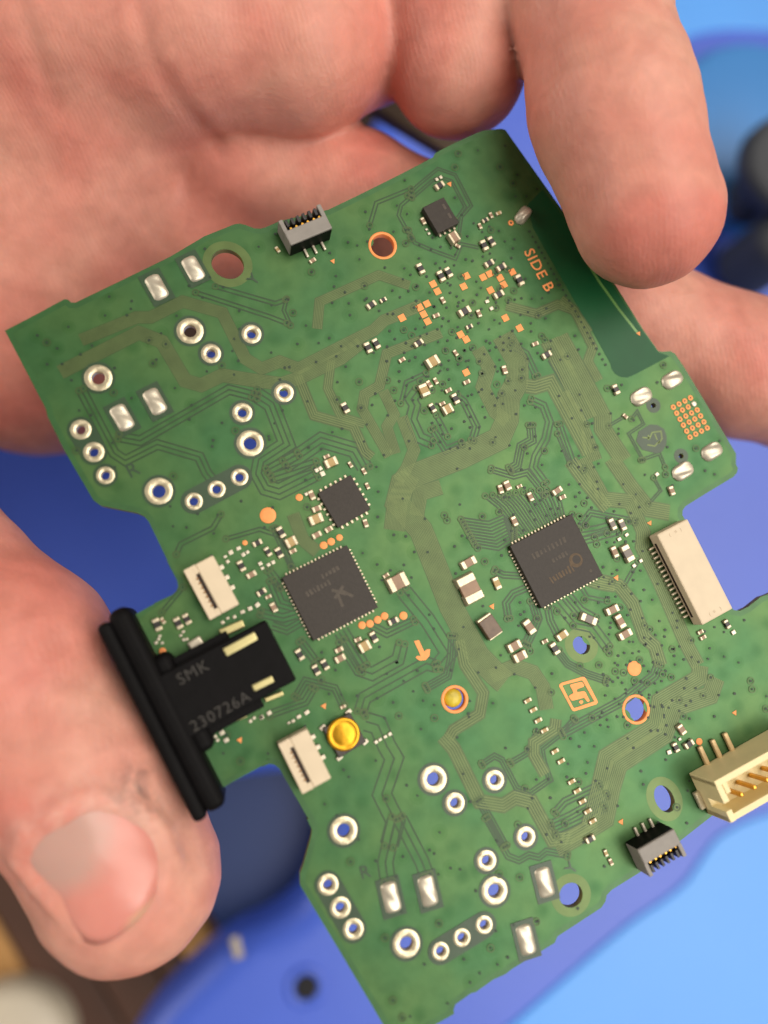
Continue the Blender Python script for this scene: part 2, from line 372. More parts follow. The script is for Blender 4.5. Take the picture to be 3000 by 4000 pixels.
# bare strip along the outline, antenna window, keep-outs round the unplated holes
bare = Sheet()
ol = [Vector(p) for p in OUTL]
area2 = sum(ol[i].x*ol[(i+1) % len(ol)].y-ol[(i+1) % len(ol)].x*ol[i].y for i in range(len(ol)))
sgn = 1 if area2 > 0 else -1
m0 = tuple((ol[0]+ol[-1])/2); m1 = tuple((ol[0]+ol[-1])/2)
_pl = [m0]+[tuple(v) for v in ol]+[m1]; _a = offset_line(_pl, sgn*0.02); _b = offset_line(_pl, sgn*0.64)
for i in range(len(_pl)-1):
    n0 = len(bare.v); zz = 0.005+0.0006*(i % 5)
    bare.v += [(_a[i].x, _a[i].y, zz), (_b[i].x, _b[i].y, zz), (_b[i+1].x, _b[i+1].y, zz), (_a[i+1].x, _a[i+1].y, zz)]; bare.f.append((n0, n0+1, n0+2, n0+3))
for p, rx, ry, r in NPTH:
    c = a2(p); a = circle(c, rx*MMPX+0.02, 28, ry*MMPX+0.02, r); k = 1.0 if rx > 20 else 0.62
    b_ = circle(c, rx*MMPX+k, 28, ry*MMPX+k, r)
    link('pad_field', fill_curve([b_, a], 0.002, 'field', 0, 0, 0.012), mat('mask_collar', lin((86, 106, 58)), 0.40, 0.4, var=0.08, scale=500) if rx > 20 else M_HALO, board)
tag(bare.build('bare_mask', M_BARE, board), kind='stuff')
ANT = [q('C',1000,810), q('C',1240,1235), q('C',1480,1659)] + [q('D',*p) for p in ((200,545),(380,870),(392,915),(420,955),(465,980),(520,985),(580,960),(860,812),(770,780),(640,600))] + [(2395,1118), (2195,840), (2120,740), (2060,800)]
link('antenna_window', fill_curve([[a2(p) for p in ANT]], 0.004, 'antenna', 0, 0, 0.012), mat('mask_antenna', lin((16, 78, 42)), 0.45, spec=0.3, var=0.06, scale=300), board)
ants = Sheet(); ants.ribbon([a2(p) for p in (q('D',120,-60), q('D',300,220), q('D',450,430), q('D',600,620))], 0.32, 0.02)
ants.build('antenna_trace', mat('antenna_line', lin((96, 140, 72)), 0.35), board)

# traces: (pixels, count, pitch)
def Z(k, *pts): return [q(k, *p) for p in pts]
TR = [([(316,1329),(533,1240),(588,1240),(714,1178),(868,1222),(958,1401),(1022,1440),(1094,1412),(1166,1440),(1340,1350),(1460,1290),(1500,1252),(1650,1190)], 8, 7),
      ([(235,1455),(542,1300),(633,1335),(723,1487),(786,1505),(868,1466),(980,1484),(1100,1500),(1166,1478),(1330,1400),(1420,1330)], 9, 7),
      (Z('F',(340,350),(470,670),(790,760),(880,960),(940,1010)), 4, 9), (Z('F',(610,220),(580,450),(690,680),(880,740)), 4, 8),
      (Z('F',(1500,0),(1060,170),(1000,430),(880,500),(860,620),(1080,1000)), 6, 8), (Z('F',(1030,470),(1120,660),(1060,760),(1130,980)), 7, 7),
      (Z('F',(1180,680),(1280,950),(1220,1100),(1150,1200)), 8, 7),
      (Z('G',(960,20),(1080,230),(1080,400),(1010,520),(1000,700),(930,860),(620,1010),(260,1150),(150,1220),(110,1380),(300,1600),(440,1950),(540,2210),(760,2620),(900,2760),(980,2830)), 15, 7.5),
      (Z('G',(760,130),(850,280),(800,440),(900,640),(1000,720)), 9, 7.5),
      (Z('F',(1250,1150),(1150,1350),(1120,1600)), 14, 7), (Z('F',(1500,1250),(1330,1300),(1300,1480)), 10, 7),
      (Z('K',(660,1330),(850,1250),(1000,1300),(1080,1420),(1110,1600)), 9, 7.5),
      (Z('G',(1340,60),(1520,420),(1660,700)), 8, 12), (Z('D',(-30,650),(140,960),(320,1300),(320,1400),(490,1659)), 8, 11),
      (Z('H',(390,-20),(540,200),(690,390),(860,420)), 7, 11), (Z('D',(0,1100),(150,1380),(260,1659)), 7, 10),
      (Z('H',(150,-20),(330,310),(540,330),(650,580),(640,700),(780,980),(1000,1490),(1090,1659)), 7, 10),
      (Z('G',(1150,430),(1220,440),(1350,400),(1659,980)), 5, 11), (Z('H',(60,0),(190,180),(360,390)), 5, 11),
      (Z('O',(1110,0),(1100,100),(780,290),(750,490),(350,740),(290,1000),(210,1300)), 8, 10),
      (Z('O',(1240,100),(1190,240),(900,340),(820,560),(450,800),(390,1000),(340,1240),(150,1360),(-60,1480)), 9, 9.5),
      (Z('N',(60,780),(150,880),(360,1310),(550,1340),(650,1275),(780,1310),(950,1620),(1100,1600),(1300,1490)), 5, 10), (Z('N',(360,1310),(450,1460),(560,1659)), 3, 9),
      (Z('Q',(420,0),(590,300),(680,335),(760,290),(840,310),(900,260),(1060,290)), 2, 11),
      (Z('N',(140,-20),(130,150),(100,290),(-60,380)), 3, 10), (Z('N',(200,0),(240,200),(390,430),(360,600),(150,730),(110,800)), 4, 10),
      (Z('M',(890,660),(990,690),(1060,860),(1120,960),(1020,1250),(1130,1470),(1080,1659)), 2, 34),
      (Z('P',(920,0),(840,350),(860,490)), 2, 28), (Z('P',(960,0),(1140,350),(1170,440)), 2, 26),
      (Z('M',(850,570),(880,470),(1380,190),(1450,210)), 2, 24), (Z('M',(700,20),(840,240),(940,275),(1150,160),(1180,40)), 2, 24),
      (Z('M',(330,450),(400,330),(640,390),(700,520)), 2, 12), (Z('M',(460,400),(400,500),(120,600)), 2, 14),
      (Z('E',(250,60),(510,560),(600,620),(860,490),(1200,590),(1260,720),(1340,820)), 2, 18), (Z('E',(560,430),(720,460),(1440,45),(1659,100)), 2, 18),
      ([(1000,1540),(1060,1580),(1120,1735),(1020,1800),(1010,1850),(1040,1905),(1090,1920),(1230,1850)], 3, 20), (Z('F',(250,1060),(370,980),(530,870),(800,950),(880,1090)), 3, 20),
      (Z('F',(100,1110),(330,990)), 2, 18), (Z('F',(140,1170),(480,1060)), 2, 18),
      (Z('B',(910,1420),(930,1200),(1410,985),(1659,1070)), 6, 7.5), (Z('B',(100,1080),(570,1215),(640,1190)), 1, 16), (Z('B',(-60,1130),(520,1320),(650,1370)), 1, 16), (Z('B',(660,1190),(640,1270),(690,1380)), 1, 12),
      (Z('C',(-10,540),(60,470),(230,330),(370,380),(500,630),(420,720),(400,860)), 1, 10), (Z('C',(30,560),(180,430),(250,400),(340,430),(450,640),(380,740)), 1, 10), (Z('C',(0,840),(40,930),(180,990),(370,1060),(420,940),(560,970)), 1, 12),
      (Z('B',(1659,290),(1390,400),(1340,570)), 1, 14), (Z('B',(1659,360),(1590,420),(1570,500),(1659,660)), 1, 12),
      (Z('C',(780,1440),(1030,1505),(1200,1430),(1330,1480),(1450,1659)), 4, 9), (Z('D',(-20,350),(90,440),(240,740),(200,850),(290,1010)), 4, 9),
      (Z('G',(1200,550),(1290,590),(1340,720),(1310,860),(1230,1000),(1210,1090),(1300,1210)), 2, 16), (Z('G',(1420,750),(1530,1060),(1610,1100)), 2, 14),
      (Z('G',(1410,830),(1500,1050)), 1, 12), (Z('G',(1190,760),(1200,870),(1110,920),(1080,1070),(1030,1100)), 3, 11), (Z('G',(880,1110),(1050,1160),(1160,1130),(1300,1300)), 2, 12),
      (Z('G',(1040,100),(1150,170),(1230,340)), 2, 14), (Z('G',(1340,220),(1640,730)), 1, 13),
      (Z('G',(600,520),(650,560),(750,760),(720,860)), 2, 14), (Z('G',(270,470),(220,540),(250,590),(220,700),(290,850),(380,890)), 2, 22), (Z('G',(400,790),(500,950),(620,900)), 2, 14), (Z('G',(430,680),(510,830)), 1, 18),
      (Z('G',(330,330),(180,400),(140,560)), 1, 14),
      (Z('O',(0,545),(480,285),(740,80),(770,0)), 3, 12), (Z('N',(1120,650),(1040,740),(860,880),(880,990),(930,1130),(770,1240),(660,1200),(540,970),(480,940),(390,1000)), 2, 10), (Z('N',(820,760),(740,920),(620,990)), 2, 10), (Z('N',(980,640),(970,720),(800,830),(800,930),(890,1090)), 4, 10),
      (Z('N',(980,1390),(1050,1310),(1320,1180)), 2, 14), (Z('N',(950,1490),(1100,1420),(1380,1260)), 2, 14), (Z('N',(990,1570),(1200,1470),(1360,1360)), 2, 14),
      (Z('J',(300,430),(380,640),(500,740)), 7, 8), (Z('J',(150,560),(300,880)), 2, 10), (Z('J',(1200,1060),(1390,1290),(1560,1560),(1480,1659)), 2, 30), (Z('J',(930,1330),(1060,1400),(1270,1300)), 2, 14), (Z('J',(690,1380),(800,1560),(860,1659)), 3, 18),
      (Z('J',(370,1470),(480,1620)), 2, 14), (Z('I',(880,820),(1050,860),(1150,830)), 2, 16), (Z('I',(960,570),(1030,740),(1130,770)), 2, 16), (Z('I',(960,920),(1080,960),(1200,890)), 2, 14), (Z('I',(940,480),(1030,600)), 2, 14),
      (Z('I',(190,330),(220,260),(480,130),(540,30)), 1, 16), (Z('I',(600,215),(860,140),(1040,200),(1110,430)), 1, 14), (Z('L',(850,0),(700,180)), 1, 14),
      (Z('K',(1580,1360),(1430,1310),(1280,1230),(1210,1140)), 3, 9), (Z('K',(1440,560),(1540,590),(1659,610)), 4, 9), (Z('K',(1400,620),(1440,690),(1590,720)), 1, 14), (Z('K',(980,600),(840,660),(780,740),(800,850)), 2, 13), (Z('K',(920,520),(760,510),(700,480)), 2, 12),
      (Z('K',(1000,730),(1040,860),(1000,960),(950,1060)), 3, 11), (Z('K',(1120,780),(1140,880),(1200,1000)), 2, 13), (Z('K',(1200,730),(1340,900),(1480,930),(1600,1090)), 2, 22), (Z('K',(1290,680),(1390,800),(1500,860)), 2, 16),
      (Z('H',(90,590),(280,560),(420,520)), 2, 18), (Z('H',(150,650),(320,600),(440,570)), 2, 16), (Z('H',(130,540),(220,420),(420,460),(570,490)), 2, 12),
      (Z('H',(290,970),(450,1010),(560,1150),(660,1430),(740,1500),(790,1659)), 5, 10), (Z('H',(500,1000),(600,820)), 1, 12),
      (Z('D',(560,1310),(600,1260),(650,1360),(530,1440),(640,1640)), 1, 9), (Z('D',(380,1370),(480,1310)), 1, 9), (Z('D',(640,1650),(780,1600),(820,1700)), 1, 10), (Z('H',(740,150),(790,240),(700,340)), 1, 9)]
for i in range(9):   # fan-out over the right-hand chip
    TR.append((Z('K', (430+i*14, 60+i*26), (640+i*10, 90+i*26), (760+i*8, 40+i*24), (840, 110+i*18)), 1, 13))
for i in range(10):
    t = i/9.0
    TR.append((Z('G', (830+i*62, 1330-i*6), (930+i*55, 1410-i*4), (1110+i*38, 1640-i*17)), 1, 12))
gap, trc, holes, halos, lines = Sheet(), Sheet(), Sheet(), Sheet(), Sheet()
TEND = []
for k, (pts, n, pitch) in enumerate(TR):
    P = [a2(p) for p in pts]; pm = pitch*MMPX*(0.82 if n > 5 else 1.0)
    dz = 0.010+0.0002*k; tz = 0.034+0.0002*k
    if n <= 3:
        for e_, f_ in ((0, 1), (-1, -2)):
            for i in range(n):
                d_ = Vector(P[e_])-Vector(P[f_]); d_.normalize(); nn = Vector((-d_.y, d_.x))*(1 if e_ == -1 else -1)
                TEND.append(tuple(Vector(P[e_])+nn*((i-(n-1)/2)*pm)+d_*0.2))
        for i in range(n+1): lines.ribbon(P, 0.19, dz+0.00005*i, (i-n/2)*pm)
    else:
        gap.ribbon(P, (n+0.9)*pm, dz)
        for i in range(n): trc.ribbon(P, pm*(0.42 if n > 2 else 0.55), tz, (i-(n-1)/2)*pm)
tag(gap.build('copper_gap', M_GAP, board), kind='stuff')
tag(lines.build('isolation_line', mat('mask_line', lin((40, 66, 36)), 0.40, 0.2, var=0.1, scale=500), board), kind='stuff')
tag(trc.build('copper_trace', M_TRACE, board), kind='stuff')

# rings, copper rings
occupied = []                               # (x, y, r) in mm, keeps the vias off the parts
for p, od, hd in RINGS:
    c = a2(p); link('plated_ring', disc_ring(od/2*MMPX, hd/2*MMPX, 0.05, 30, 0.05, rnd.randrange(7)), M_RING, board, (*c, 0.0), rnd.random()*6)
    halos.ring(c, od/2*MMPX+0.30, od/2*MMPX-0.05, 0.040+0.0007*len(occupied), 26); occupied.append((*c, od/2*MMPX+0.5))
for p, od, hd in CRINGS:
    c = a2(p); link('copper_ring', disc_ring(od/2*MMPX, hd/2*MMPX, 0.04, 36), M_COPPER, board, (*c, 0.0)); occupied.append((*c, od/2*MMPX+0.4))
for p, rx, ry, r in NPTH: occupied.append((*a2(p), max(rx, ry)*MMPX+0.6))
c = a2(q('N',150,470))
link('yellow_plug', lathe([(1.1, -1.6), (1.1, -0.5), (0.95, -0.22), (0.5, -0.1), (0.0, -0.06)], 28), mat('yellow_plug', lin((196, 176, 48)), 0.4, var=0.2, scale=700, bump=0.4, bscale=900), board, (*c, 0.0))
# keyhole pads of the sticks: dark fields round the pads in a row
def capsule_loop(P, r):
    P = [Vector(p) for p in P]; d = (P[-1]-P[0]).normalized(); a0 = math.atan2(d.y, d.x); out = []
    for i in range(13): t = a0-math.pi/2+math.pi*i/12; out.append((P[-1].x+r*math.cos(t), P[-1].y+r*math.sin(t)))
    for i in range(13): t = a0+math.pi/2+math.pi*i/12; out.append((P[0].x+r*math.cos(t), P[0].y+r*math.sin(t)))
    return out
for grp in ((('E',240,370),('E',345,552)), (('P',375,530),('P',475,715),('P',580,890)), (('Q',395,855),('Q',215,960),('Q',42,1070)), (('E',1525,755),('E',1340,852),('E',1155,950))):
    P = [a2(q(*k)) for k in grp]
    link('pad_field', fill_curve([capsule_loop(P, 1.45)]+[circle(p, 0.95, 20) for p in P], 0.002, 'field', 0, 0, 0.036), M_HALO, board)
tag(halos.build('mask_opening', M_HALO, board), kind='stuff')
def copper_blob(k, x, y, r=14, shape='disc'):
    c = a2(q(k, x, y)); occupied.append((*c, r*MMPX+0.2))
    me = disc(r*MMPX, 0.03, 18 if shape == 'disc' else 3)
    link('copper_dot' if shape == 'disc' else 'copper_triangle', me, M_COPPER, board, (*c, 0.045), 0.5)
for p in (('J',97,442,31), ('N',1612,230,30)): copper_blob(*p)
for p in (('J',548,685,15),('J',608,655,15),('J',675,622,13),('J',858,1332,15),('J',922,1320,15),('J',985,1288,15),('J',1040,1258,15),('J',1193,1255,16),
          ('J',350,297,14),('O',1100,615,14),('L',695,505,13),('I',740,250,10)): copper_blob(*p)
for p in (('C',323,455,13),('H',700,505,13),('H',430,948,14),('K',668,765,14),('M',550,535,13),('O',1388,382,13),('O',468,1265,14),('L',1320,1225,13),('D',610,628,11),('B',1037,872,12)): copper_blob(*p, shape='tri')
def square_pad(k, x, y, s=30):
    c = a2(q(k, x, y)); occupied.append((*c, s*MMPX*0.8))
    link('test_pad', bevel_box(s*MMPX, s*MMPX, 0.03, 0.012, 1), M_COPPER, board, (*c, 0.045), 0.0)
for x, y in ((460,1200),(437,1285),(190,1265),(225,1325),(140,1425),(82,1455),(113,1510),(145,1568),(595,1210),(648,1182),(733,1215),(762,1270),(655,1315),(832,1168),(775,1540),(890,1622)): square_pad('C', x, y, 27)
for x, y in ((620,15),(665,55),(665,322)): square_pad('G', x, y, 27)
square_pad('B', 1597, 1332, 28)
# grid of bare vias beside the slots
for r in range(6):
    for c_ in range(4):
        p = q('D', 890+46.5*c_+27*r, 1225-25*c_+48.6*r); c = a2(p)
        if (r, c_) == (1, 3): link('solder_pad', disc(0.36, 0.12, 14), M_SOLDER, board, (*c, 0.045)); continue
        o = link('via_pad', disc(0.34, 0.03, 14), M_COPPER, board, (*c, 0.045)); link('drill_hole', disc(0.13, 0.006, 10), M_VIA, o, (0, 0, 0.030))
occupied.append((*a2(q('D',1025,1310)), 4.2))
# soldered pads (long, domed)
def solder_pad(p, wpx, hpx, rot, r=0.25, h=0.35, keep=True, name='solder_pad'):
    c = a2(p); wm, hm = wpx*MMPX, hpx*MMPX; occupied.append((*c, max(wm, hm)*0.65))
    if keep: link('pad_field', bevel_box(wm+0.85, hm+0.95, 0.008, 0, 1), M_HALO, board, (*c, 0.060), rot)
    nx, ny = 14, 20; vs, fs = [], []
    for j in range(ny+1):
        for i in range(nx+1):
            u, v = i/nx*2-1, j/ny*2-1
            # superellipse outline, dome in z with a lump near one end

            x, y = u*wm/2, v*hm/2
            if name == 'slot_solder':
                if abs(x) > wm/2-hm/2:
                    sx = math.copysign(wm/2-hm/2, x); lim = math.sqrt(max(0, (hm/2)**2-(x-sx)**2)); y = v*lim
            else:
                cr = 0.28*min(wm, hm)
                if abs(y) > hm/2-cr:
                    e = abs(y)-(hm/2-cr); x = u*(wm/2-cr+math.sqrt(max(0, cr*cr-e*e)))
            z = h*max(0, (1-abs(u)**2.2))**0.6*max(0, 1-abs(v)**6)**0.5*(1+0.22*math.sin(2.6*v+1.2*u+c[0])+0.10*math.sin(6*v+3*u+2*c[1]))
            vs.append((x, y, z))
    for j in range(ny):
        for i in range(nx): a_ = j*(nx+1)+i; fs.append((a_, a_+1, a_+nx+2, a_+nx+1))
    link(name, mesh(name, vs, fs, True), M_SOLDER, board, (*c, 0.068), rot)
for k in (('A',1270,255),('A',1565,105),('A',990,1310),('A',1255,1180)): solder_pad(q(*k), 62, 104, 0.02)
for k in (('P',885,630),('P',1185,580),('Q',885,510),('Q',735,975)): solder_pad(q(*k), 62, 112, -0.27)
for k in (('D',880,1005),('D',630,1140),('D',1200,1585),('H',965,85)): solder_pad(q(*k), 104, 66, 0.05, h=0.45, keep=False, name='slot_solder')
solder_pad(q('C',915,712), 92, 50, 0.42, h=0.75, keep=False, name='slot_solder')
c = a2(q('C',820,770)); o = link('via_pad', disc(0.36, 0.03, 16), M_COPPER, board, (*c, 0.045)); link('drill_hole', disc(0.15, 0.006, 10), M_VIA, o, (0, 0, 0.030))

# ------------------------------------------------------------------ passives, given by the centres of their two tinned ends
PAL = dict(r=M_RES, c=M_CAP, t=M_TAN, g=M_GREYC)
NAMES = dict(r='resistor', c='capacitor', t='capacitor', g='capacitor')
def passive(k, x1, y1, x2, y2, ty='r', wpx=None):
    p, s = np.array(a2(q(k, x1, y1))), np.array(a2(q(k, x2, y2)))
    d = float(np.linalg.norm(s-p)); ang = math.atan2(s[1]-p[1], s[0]-p[0]); c = (p+s)/2
    tl = round(max(0.22, d*0.42), 2); L_ = round(d+tl, 2); wd = round((wpx*MMPX if wpx else max(0.34, min(1.6, 0.56*L_))), 2); hh = round(min(0.9, wd*0.62), 2)
    d = round(d, 2)
    occupied.append((c[0], c[1], L_*0.7))
    o = link(NAMES[ty], bevel_box(max(0.1, L_-tl*1.6), wd*0.96, hh*0.94, 0.04, 1), PAL[ty], board, (c[0], c[1], 0.05), ang+rnd.uniform(-.03, .03))
    for sg in (-1, 1): link('terminal', terminal_mesh(tl, wd, hh), M_TIN, o, (sg*d/2, 0, 0))
def dot(k, x, y, s=20, hh=0.16, nm='solder_pad'):
    c = a2(q(k, x, y)); occupied.append((*c, 0.5))
    link(nm, bevel_box(s*MMPX, s*MMPX*rnd.uniform(.75, 1.0), hh, 0.07, 2), M_SOLDER, board, (*c, 0.05), rnd.uniform(-.2, .2))
PASS = [('B',1322,1248,1370,1217),('B',1425,1200,1460,1182),('B',1305,1550,1335,1605),('B',1370,1520,1400,1572),('B',578,768,600,797,'t'),('B',855,882,888,862,'c'),
 ('C',215,490,262,462),('C',98,742,118,778,'c'),('C',325,915,372,890,'c',44),('C',372,952,400,968,'c'),('C',560,785,574,815,'c'),('C',592,762,625,745,'c'),('C',648,698,664,727,'c'),('C',702,702,732,690,'c'),
 ('C',583,932,613,985),('C',643,903,672,950),('C',615,1118,663,1092),('C',712,1150,760,1122),('C',70,1120,98,1175),('C',235,1180,265,1235),('C',295,1152,325,1203),('C',868,1212,900,1268),('C',690,1370,742,1342),
 ('C',256,1383,276,1417,'c'),('C',193,1531,230,1517,'c'),('C',408,1510,470,1478,'r'),('C',548,1488,566,1527,'c'),('C',462,1621,498,1607,'c'),
 ('D',405,1060,432,1112),('D',484,1290,510,1312,'c'),
 ('F',705,585,735,640),('F',1290,103,1337,75),('F',1163,233,1197,214,'c'),('F',1392,262,1455,225,'t',40),('F',1603,152,1624,183,'c'),('F',1340,440,1370,505,'t',36),('F',1386,402,1412,438,'c'),('F',1443,377,1462,411,'c'),
 ('F',1538,479,1572,461,'c'),('F',1595,512,1625,565),('F',1410,590,1440,635),('F',1488,586,1522,571,'c'),('F',1520,640,1570,612,'t',36),('F',553,1013,587,997,'c'),('F',572,1070,638,1040,'t',34),('F',753,1055,772,1085,'c'),('F',862,1107,882,1140,'c'),('F',892,1225,908,1260,'c'),
 ('J',438,255,462,305,'c'),('J',465,400,515,382,'c',22),('J',447,490,520,462,'t',36),('J',465,615,515,590,'c'),('J',568,568,607,545,'c',20),('J',877,485,893,530,'c'),('J',185,552,218,608),('J',253,674,312,646,'t',36),('J',278,742,317,724,'c'),
 ('J',1035,942,1067,920,'c'),('J',1090,1012,1190,958,'c',56),('J',1080,1312,1135,1285,'r'),('J',935,1400,965,1455),('J',803,1457,842,1440,'c'),('J',845,1518,905,1485,'t',38),
 ('I',815,265,865,240,'r'),('I',910,300,940,345,'r'),('I',1000,305,1030,358,'r'),('I',695,410,725,465,'c'),('I',765,522,818,495,'c'),('I',848,665,898,635,'r'),('I',912,695,945,680,'c'),('I',958,748,985,798,'c'),
 ('I',255,840,285,895),('I',185,870,215,930),('I',15,880,45,945),('I',65,865,85,895,'c'),('I',1165,1125,1198,1182,'c'),('I',1300,1250,1328,1305,'c'),('I',1370,1208,1400,1262,'r'),('I',1478,1127,1522,1105,'c'),('I',1480,1200,1535,1170,'c',26),
 ('G',1203,101,1237,87,'c'),('G',1287,198,1335,172,'c',24),('G',963,282,980,328,'c'),('G',648,412,684,394,'c'),('G',932,1245,947,1293,'c'),('G',980,1215,1005,1265,'c',26),('G',1078,1252,1107,1239,'c'),('G',1168,1307,1192,1353,'c'),('G',1370,1300,1420,1265,'c',24),('G',1422,1342,1458,1325,'c'),('G',1038,1502,1062,1553,'c'),
 ('H',375,485,405,545,'g',24),('H',455,490,485,550,'c',24),('H',395,710,420,770,'c',24),('H',485,708,530,795,'g',36),('H',860,220,880,270),('H',352,1225,420,1190,'c',30),('H',430,1265,470,1335,'c',30),('H',457,1425,525,1385,'c',30),('H',150,1265,240,1300,'g',32),('H',1305,1300,1330,1345),('H',1090,1395,1120,1380,'c'),('H',1110,1440,1140,1422,'c'),
 ('K',430,435,510,390,'c',32),('K',440,553,513,690,'c',76),('K',685,545,715,610,'t',26),('K',935,895,985,965,'c',32),('K',805,1105,875,1065,'c',34),('K',850,1185,920,1150,'c',34),('K',1200,1020,1255,978,'t',28),('K',1073,1057,1107,1039,'t'),('K',1150,1075,1185,1135,'r'),
 ('N',1222,1622,1272,1593,'r'),('O',930,490,965,540,'c',26),('O',890,635,915,685,'r'),('O',985,652,1032,615,'r'),('O',333,1497,347,1533,'t'),('O',372,1568,388,1604,'t'),('M',688,547,718,533,'c')]
for p in PASS: passive(*p)
for x, y in ((745,490),(790,565),(830,650),(880,730),(965,900),(1015,980),(1100,1145),(1145,1220),(1187,1305),(1230,1385),(1270,1465)): passive('N', x-20, y+11, x+20, y-11, 't', 15)
DOTS = [('C',218,420,14),('C',250,403,14),('C',135,825,12),('C',155,858,13),('C',625,1408,18),('C',660,1465,18),('F',490,1115,16),('F',520,1100,16),('F',538,1142,20),('J',408,270,16),
 ('I',688,295,18),('I',727,345,16),('I',625,328,18),('I',760,325,14),('I',580,362,14),('I',600,402,14),('I',863,418,16),('I',880,455,14),('I',930,428,16),('I',968,408,15),('I',840,752,20),('I',780,782,18),('I',720,810,18),('I',655,850,14),('I',600,860,13),('I',560,895,14),
 ('I',240,970,12),('I',220,1000,12),('I',245,1035,12),('I',270,1030,12),('I',40,1030,12),('I',20,1060,12),('I',70,1060,12),('I',50,1005,12),
 ('H',450,635,18),('H',510,600,18),('H',625,810,17),('H',570,850,17),('H',755,110,18),('H',1375,1390,20),('O',855,700,20),('O',940,595,14),('M',410,585,20),('M',345,620,18),('M',300,655,14),('M',265,670,12),
 ('M',970,825,15),('M',1003,805,15),('M',1045,782,15),('M',1082,760,15),('M',105,590,18),('M',45,625,16),('L',1120,1195,14),('L',1175,1165,19),('L',1210,1225,19),('L',1140,1225,13),('L',1085,1235,22),('L',1405,1070,13),('L',1435,1045,13),('L',1495,1040,15),('J',1140,1290,18),('I',70,1195,24)]
for d_ in DOTS: dot(*d_)

# ------------------------------------------------------------------ chips
def quad_frame(k, pts, z):
    P = [np.array(a2(q(k, *p), z)) for p in pts]
    c = sum(P)/4
    sx = (np.linalg.norm(P[1]-P[0])+np.linalg.norm(P[2]-P[3]))/2; sy = (np.linalg.norm(P[3]-P[0])+np.linalg.norm(P[2]-P[1]))/2
    v = (P[1]-P[0])+(P[2]-P[3]); return c, sx, sy, math.atan2(v[1], v[0])
def chip(k, pts, hh, npx, npy, nm='microchip', pin=(0.24, 0.55), m=M_CHIP, pm=M_TIN, out=0.16):
    c, sx, sy, a_ = quad_frame(k, pts, hh)
    occupied.append((c[0], c[1], max(sx, sy)*0.78))
    o = link(nm, bevel_box(sx, sy, hh, 0.05, 2), m, board, (c[0], c[1], 0.06), a_)
    for n, L_, W_, ax in ((npx, sx, sy, 0), (npy, sy, sx, 1)):
        if not n: continue
        for i in range(n):
            t = (i-(n-1)/2)*(L_*0.9/n)
            for sg in (-1, 1):
                loc = (t, sg*(W_/2+out-pin[1]/2+0.06), 0) if ax == 0 else (sg*(W_/2+out-pin[1]/2+0.06), t, 0)
                me = bevel_box(pin[0], pin[1], 0.16, 0.04, 1) if ax == 0 else bevel_box(pin[1], pin[0], 0.16, 0.04, 1)
                link('pin', me, pm, o, loc)
    return o, sx, sy, hh
o, sx, sy, hh = chip('J', ((205,950),(720,690),(1005,1180),(470,1455)), 0.75, 16, 16, out=0.22)
def faint_row(o, x0, y0, x1, y1, n, hgt, top, m=None, r=random.Random(5)):
    """a row of worn, unreadable laser marks"""
    a_ = math.atan2(y1-y0, x1-x0)
    for i in range(n):
        t = (i+0.5)/n
        link('marking', bevel_box(abs(x1-x0)/n*r.uniform(.35, .7), hgt*r.uniform(.6, 1.0), 0.004, 0, 1), m or M_CHIPPRINT, o, (x0+(x1-x0)*t, y0+(y1-y0)*t, top), a_+r.uniform(-.15, .15))
faint_row(o, -2.6, 1.0, 0.6, 1.1, 7, 0.7, hh+0.002); faint_row(o, -0.2, 1.0+1.0, 2.2, 2.1, 5, 0.6, hh+0.002)
for (lx, ly, la) in ((0.9, -0.4, 0.5), (0.9, -0.4, -0.75), (1.6, -0.9, -0.9), (0.6, -1.2, 1.5)):
    link('marking', bevel_box(1.7, 0.34, 0.004, 0, 1), M_CHIPPRINT, o, (lx, ly, hh+0.002+0.0007*la), la)
o, sx, sy, hh = chip('J', ((515,260),(775,105),(920,400),(650,545)), 0.7, 6, 6, out=0.3, pin=(0.3, 0.5))
o, sx, sy, hh = chip('K', ((800,270),(1305,30),(1570,500),(1080,785)), 0.85, 17, 17, out=0.22)
faint_row(o, -2.6, 1.7, 2.3, 1.75, 9, 0.75, hh+0.002); faint_row(o, -0.6, 0.2, 1.7, 0.25, 5, 0.65, hh+0.002)
link('logo_mark', fill_curve([circle((0, 0), 0.85, 24), circle((0.12, 0.0), 0.52, 24)], 0.004, 'logo'), mat('logo_print', lin((90, 74, 54)), 0.7, var=0.2, scale=2500), o, (2.15, -1.0, hh+0.006), 0.4)
faint_row(o, -1.9, -1.75, 1.5, -1.6, 8, 0.95, hh+0.002, mat('logo_print', lin((90, 74, 54))))
link('pin_mark', disc(0.2, 0.006, 14), M_CHIPPRINT, o, (3.2, -2.9, hh+0.003))
o, sx, sy, hh = chip('C', ((110,640),(285,560),(390,770),(225,860)), 1.0, 4, 0, nm='sensor_chip', pin=(0.3, 0.4), out=0.2)
for ty in (0.75, -0.55): link('marking', bevel_box(0.3, 0.7, 0.006, 0, 1), M_CHIPPRINT, o, (0.95, ty, hh+0.003))
# power inductor with its one bright end
c, sx, sy, a_ = quad_frame('K', ((555,895),(665,825),(750,960),(650,1040)), 1.0)
o = link('inductor', bevel_box(sx, sy, 1.1, 0.1, 3), mat('inductor_body', lin((104, 84, 66)), 0.4, var=0.2, scale=900, bump=0.2, bscale=1500), board, (c[0], c[1], 0.05), a_)
link('terminal', bevel_box(sx*0.98, 0.35, 1.0, 0.06, 2), M_TIN, o, (-0.03, sy/2+0.05, 0)); link('terminal', bevel_box(sx*0.98, 0.3, 0.9, 0.06, 2), M_TIN, o, (0, -sy/2+0.02, 0))
occupied.append((c[0], c[1], 3.0))
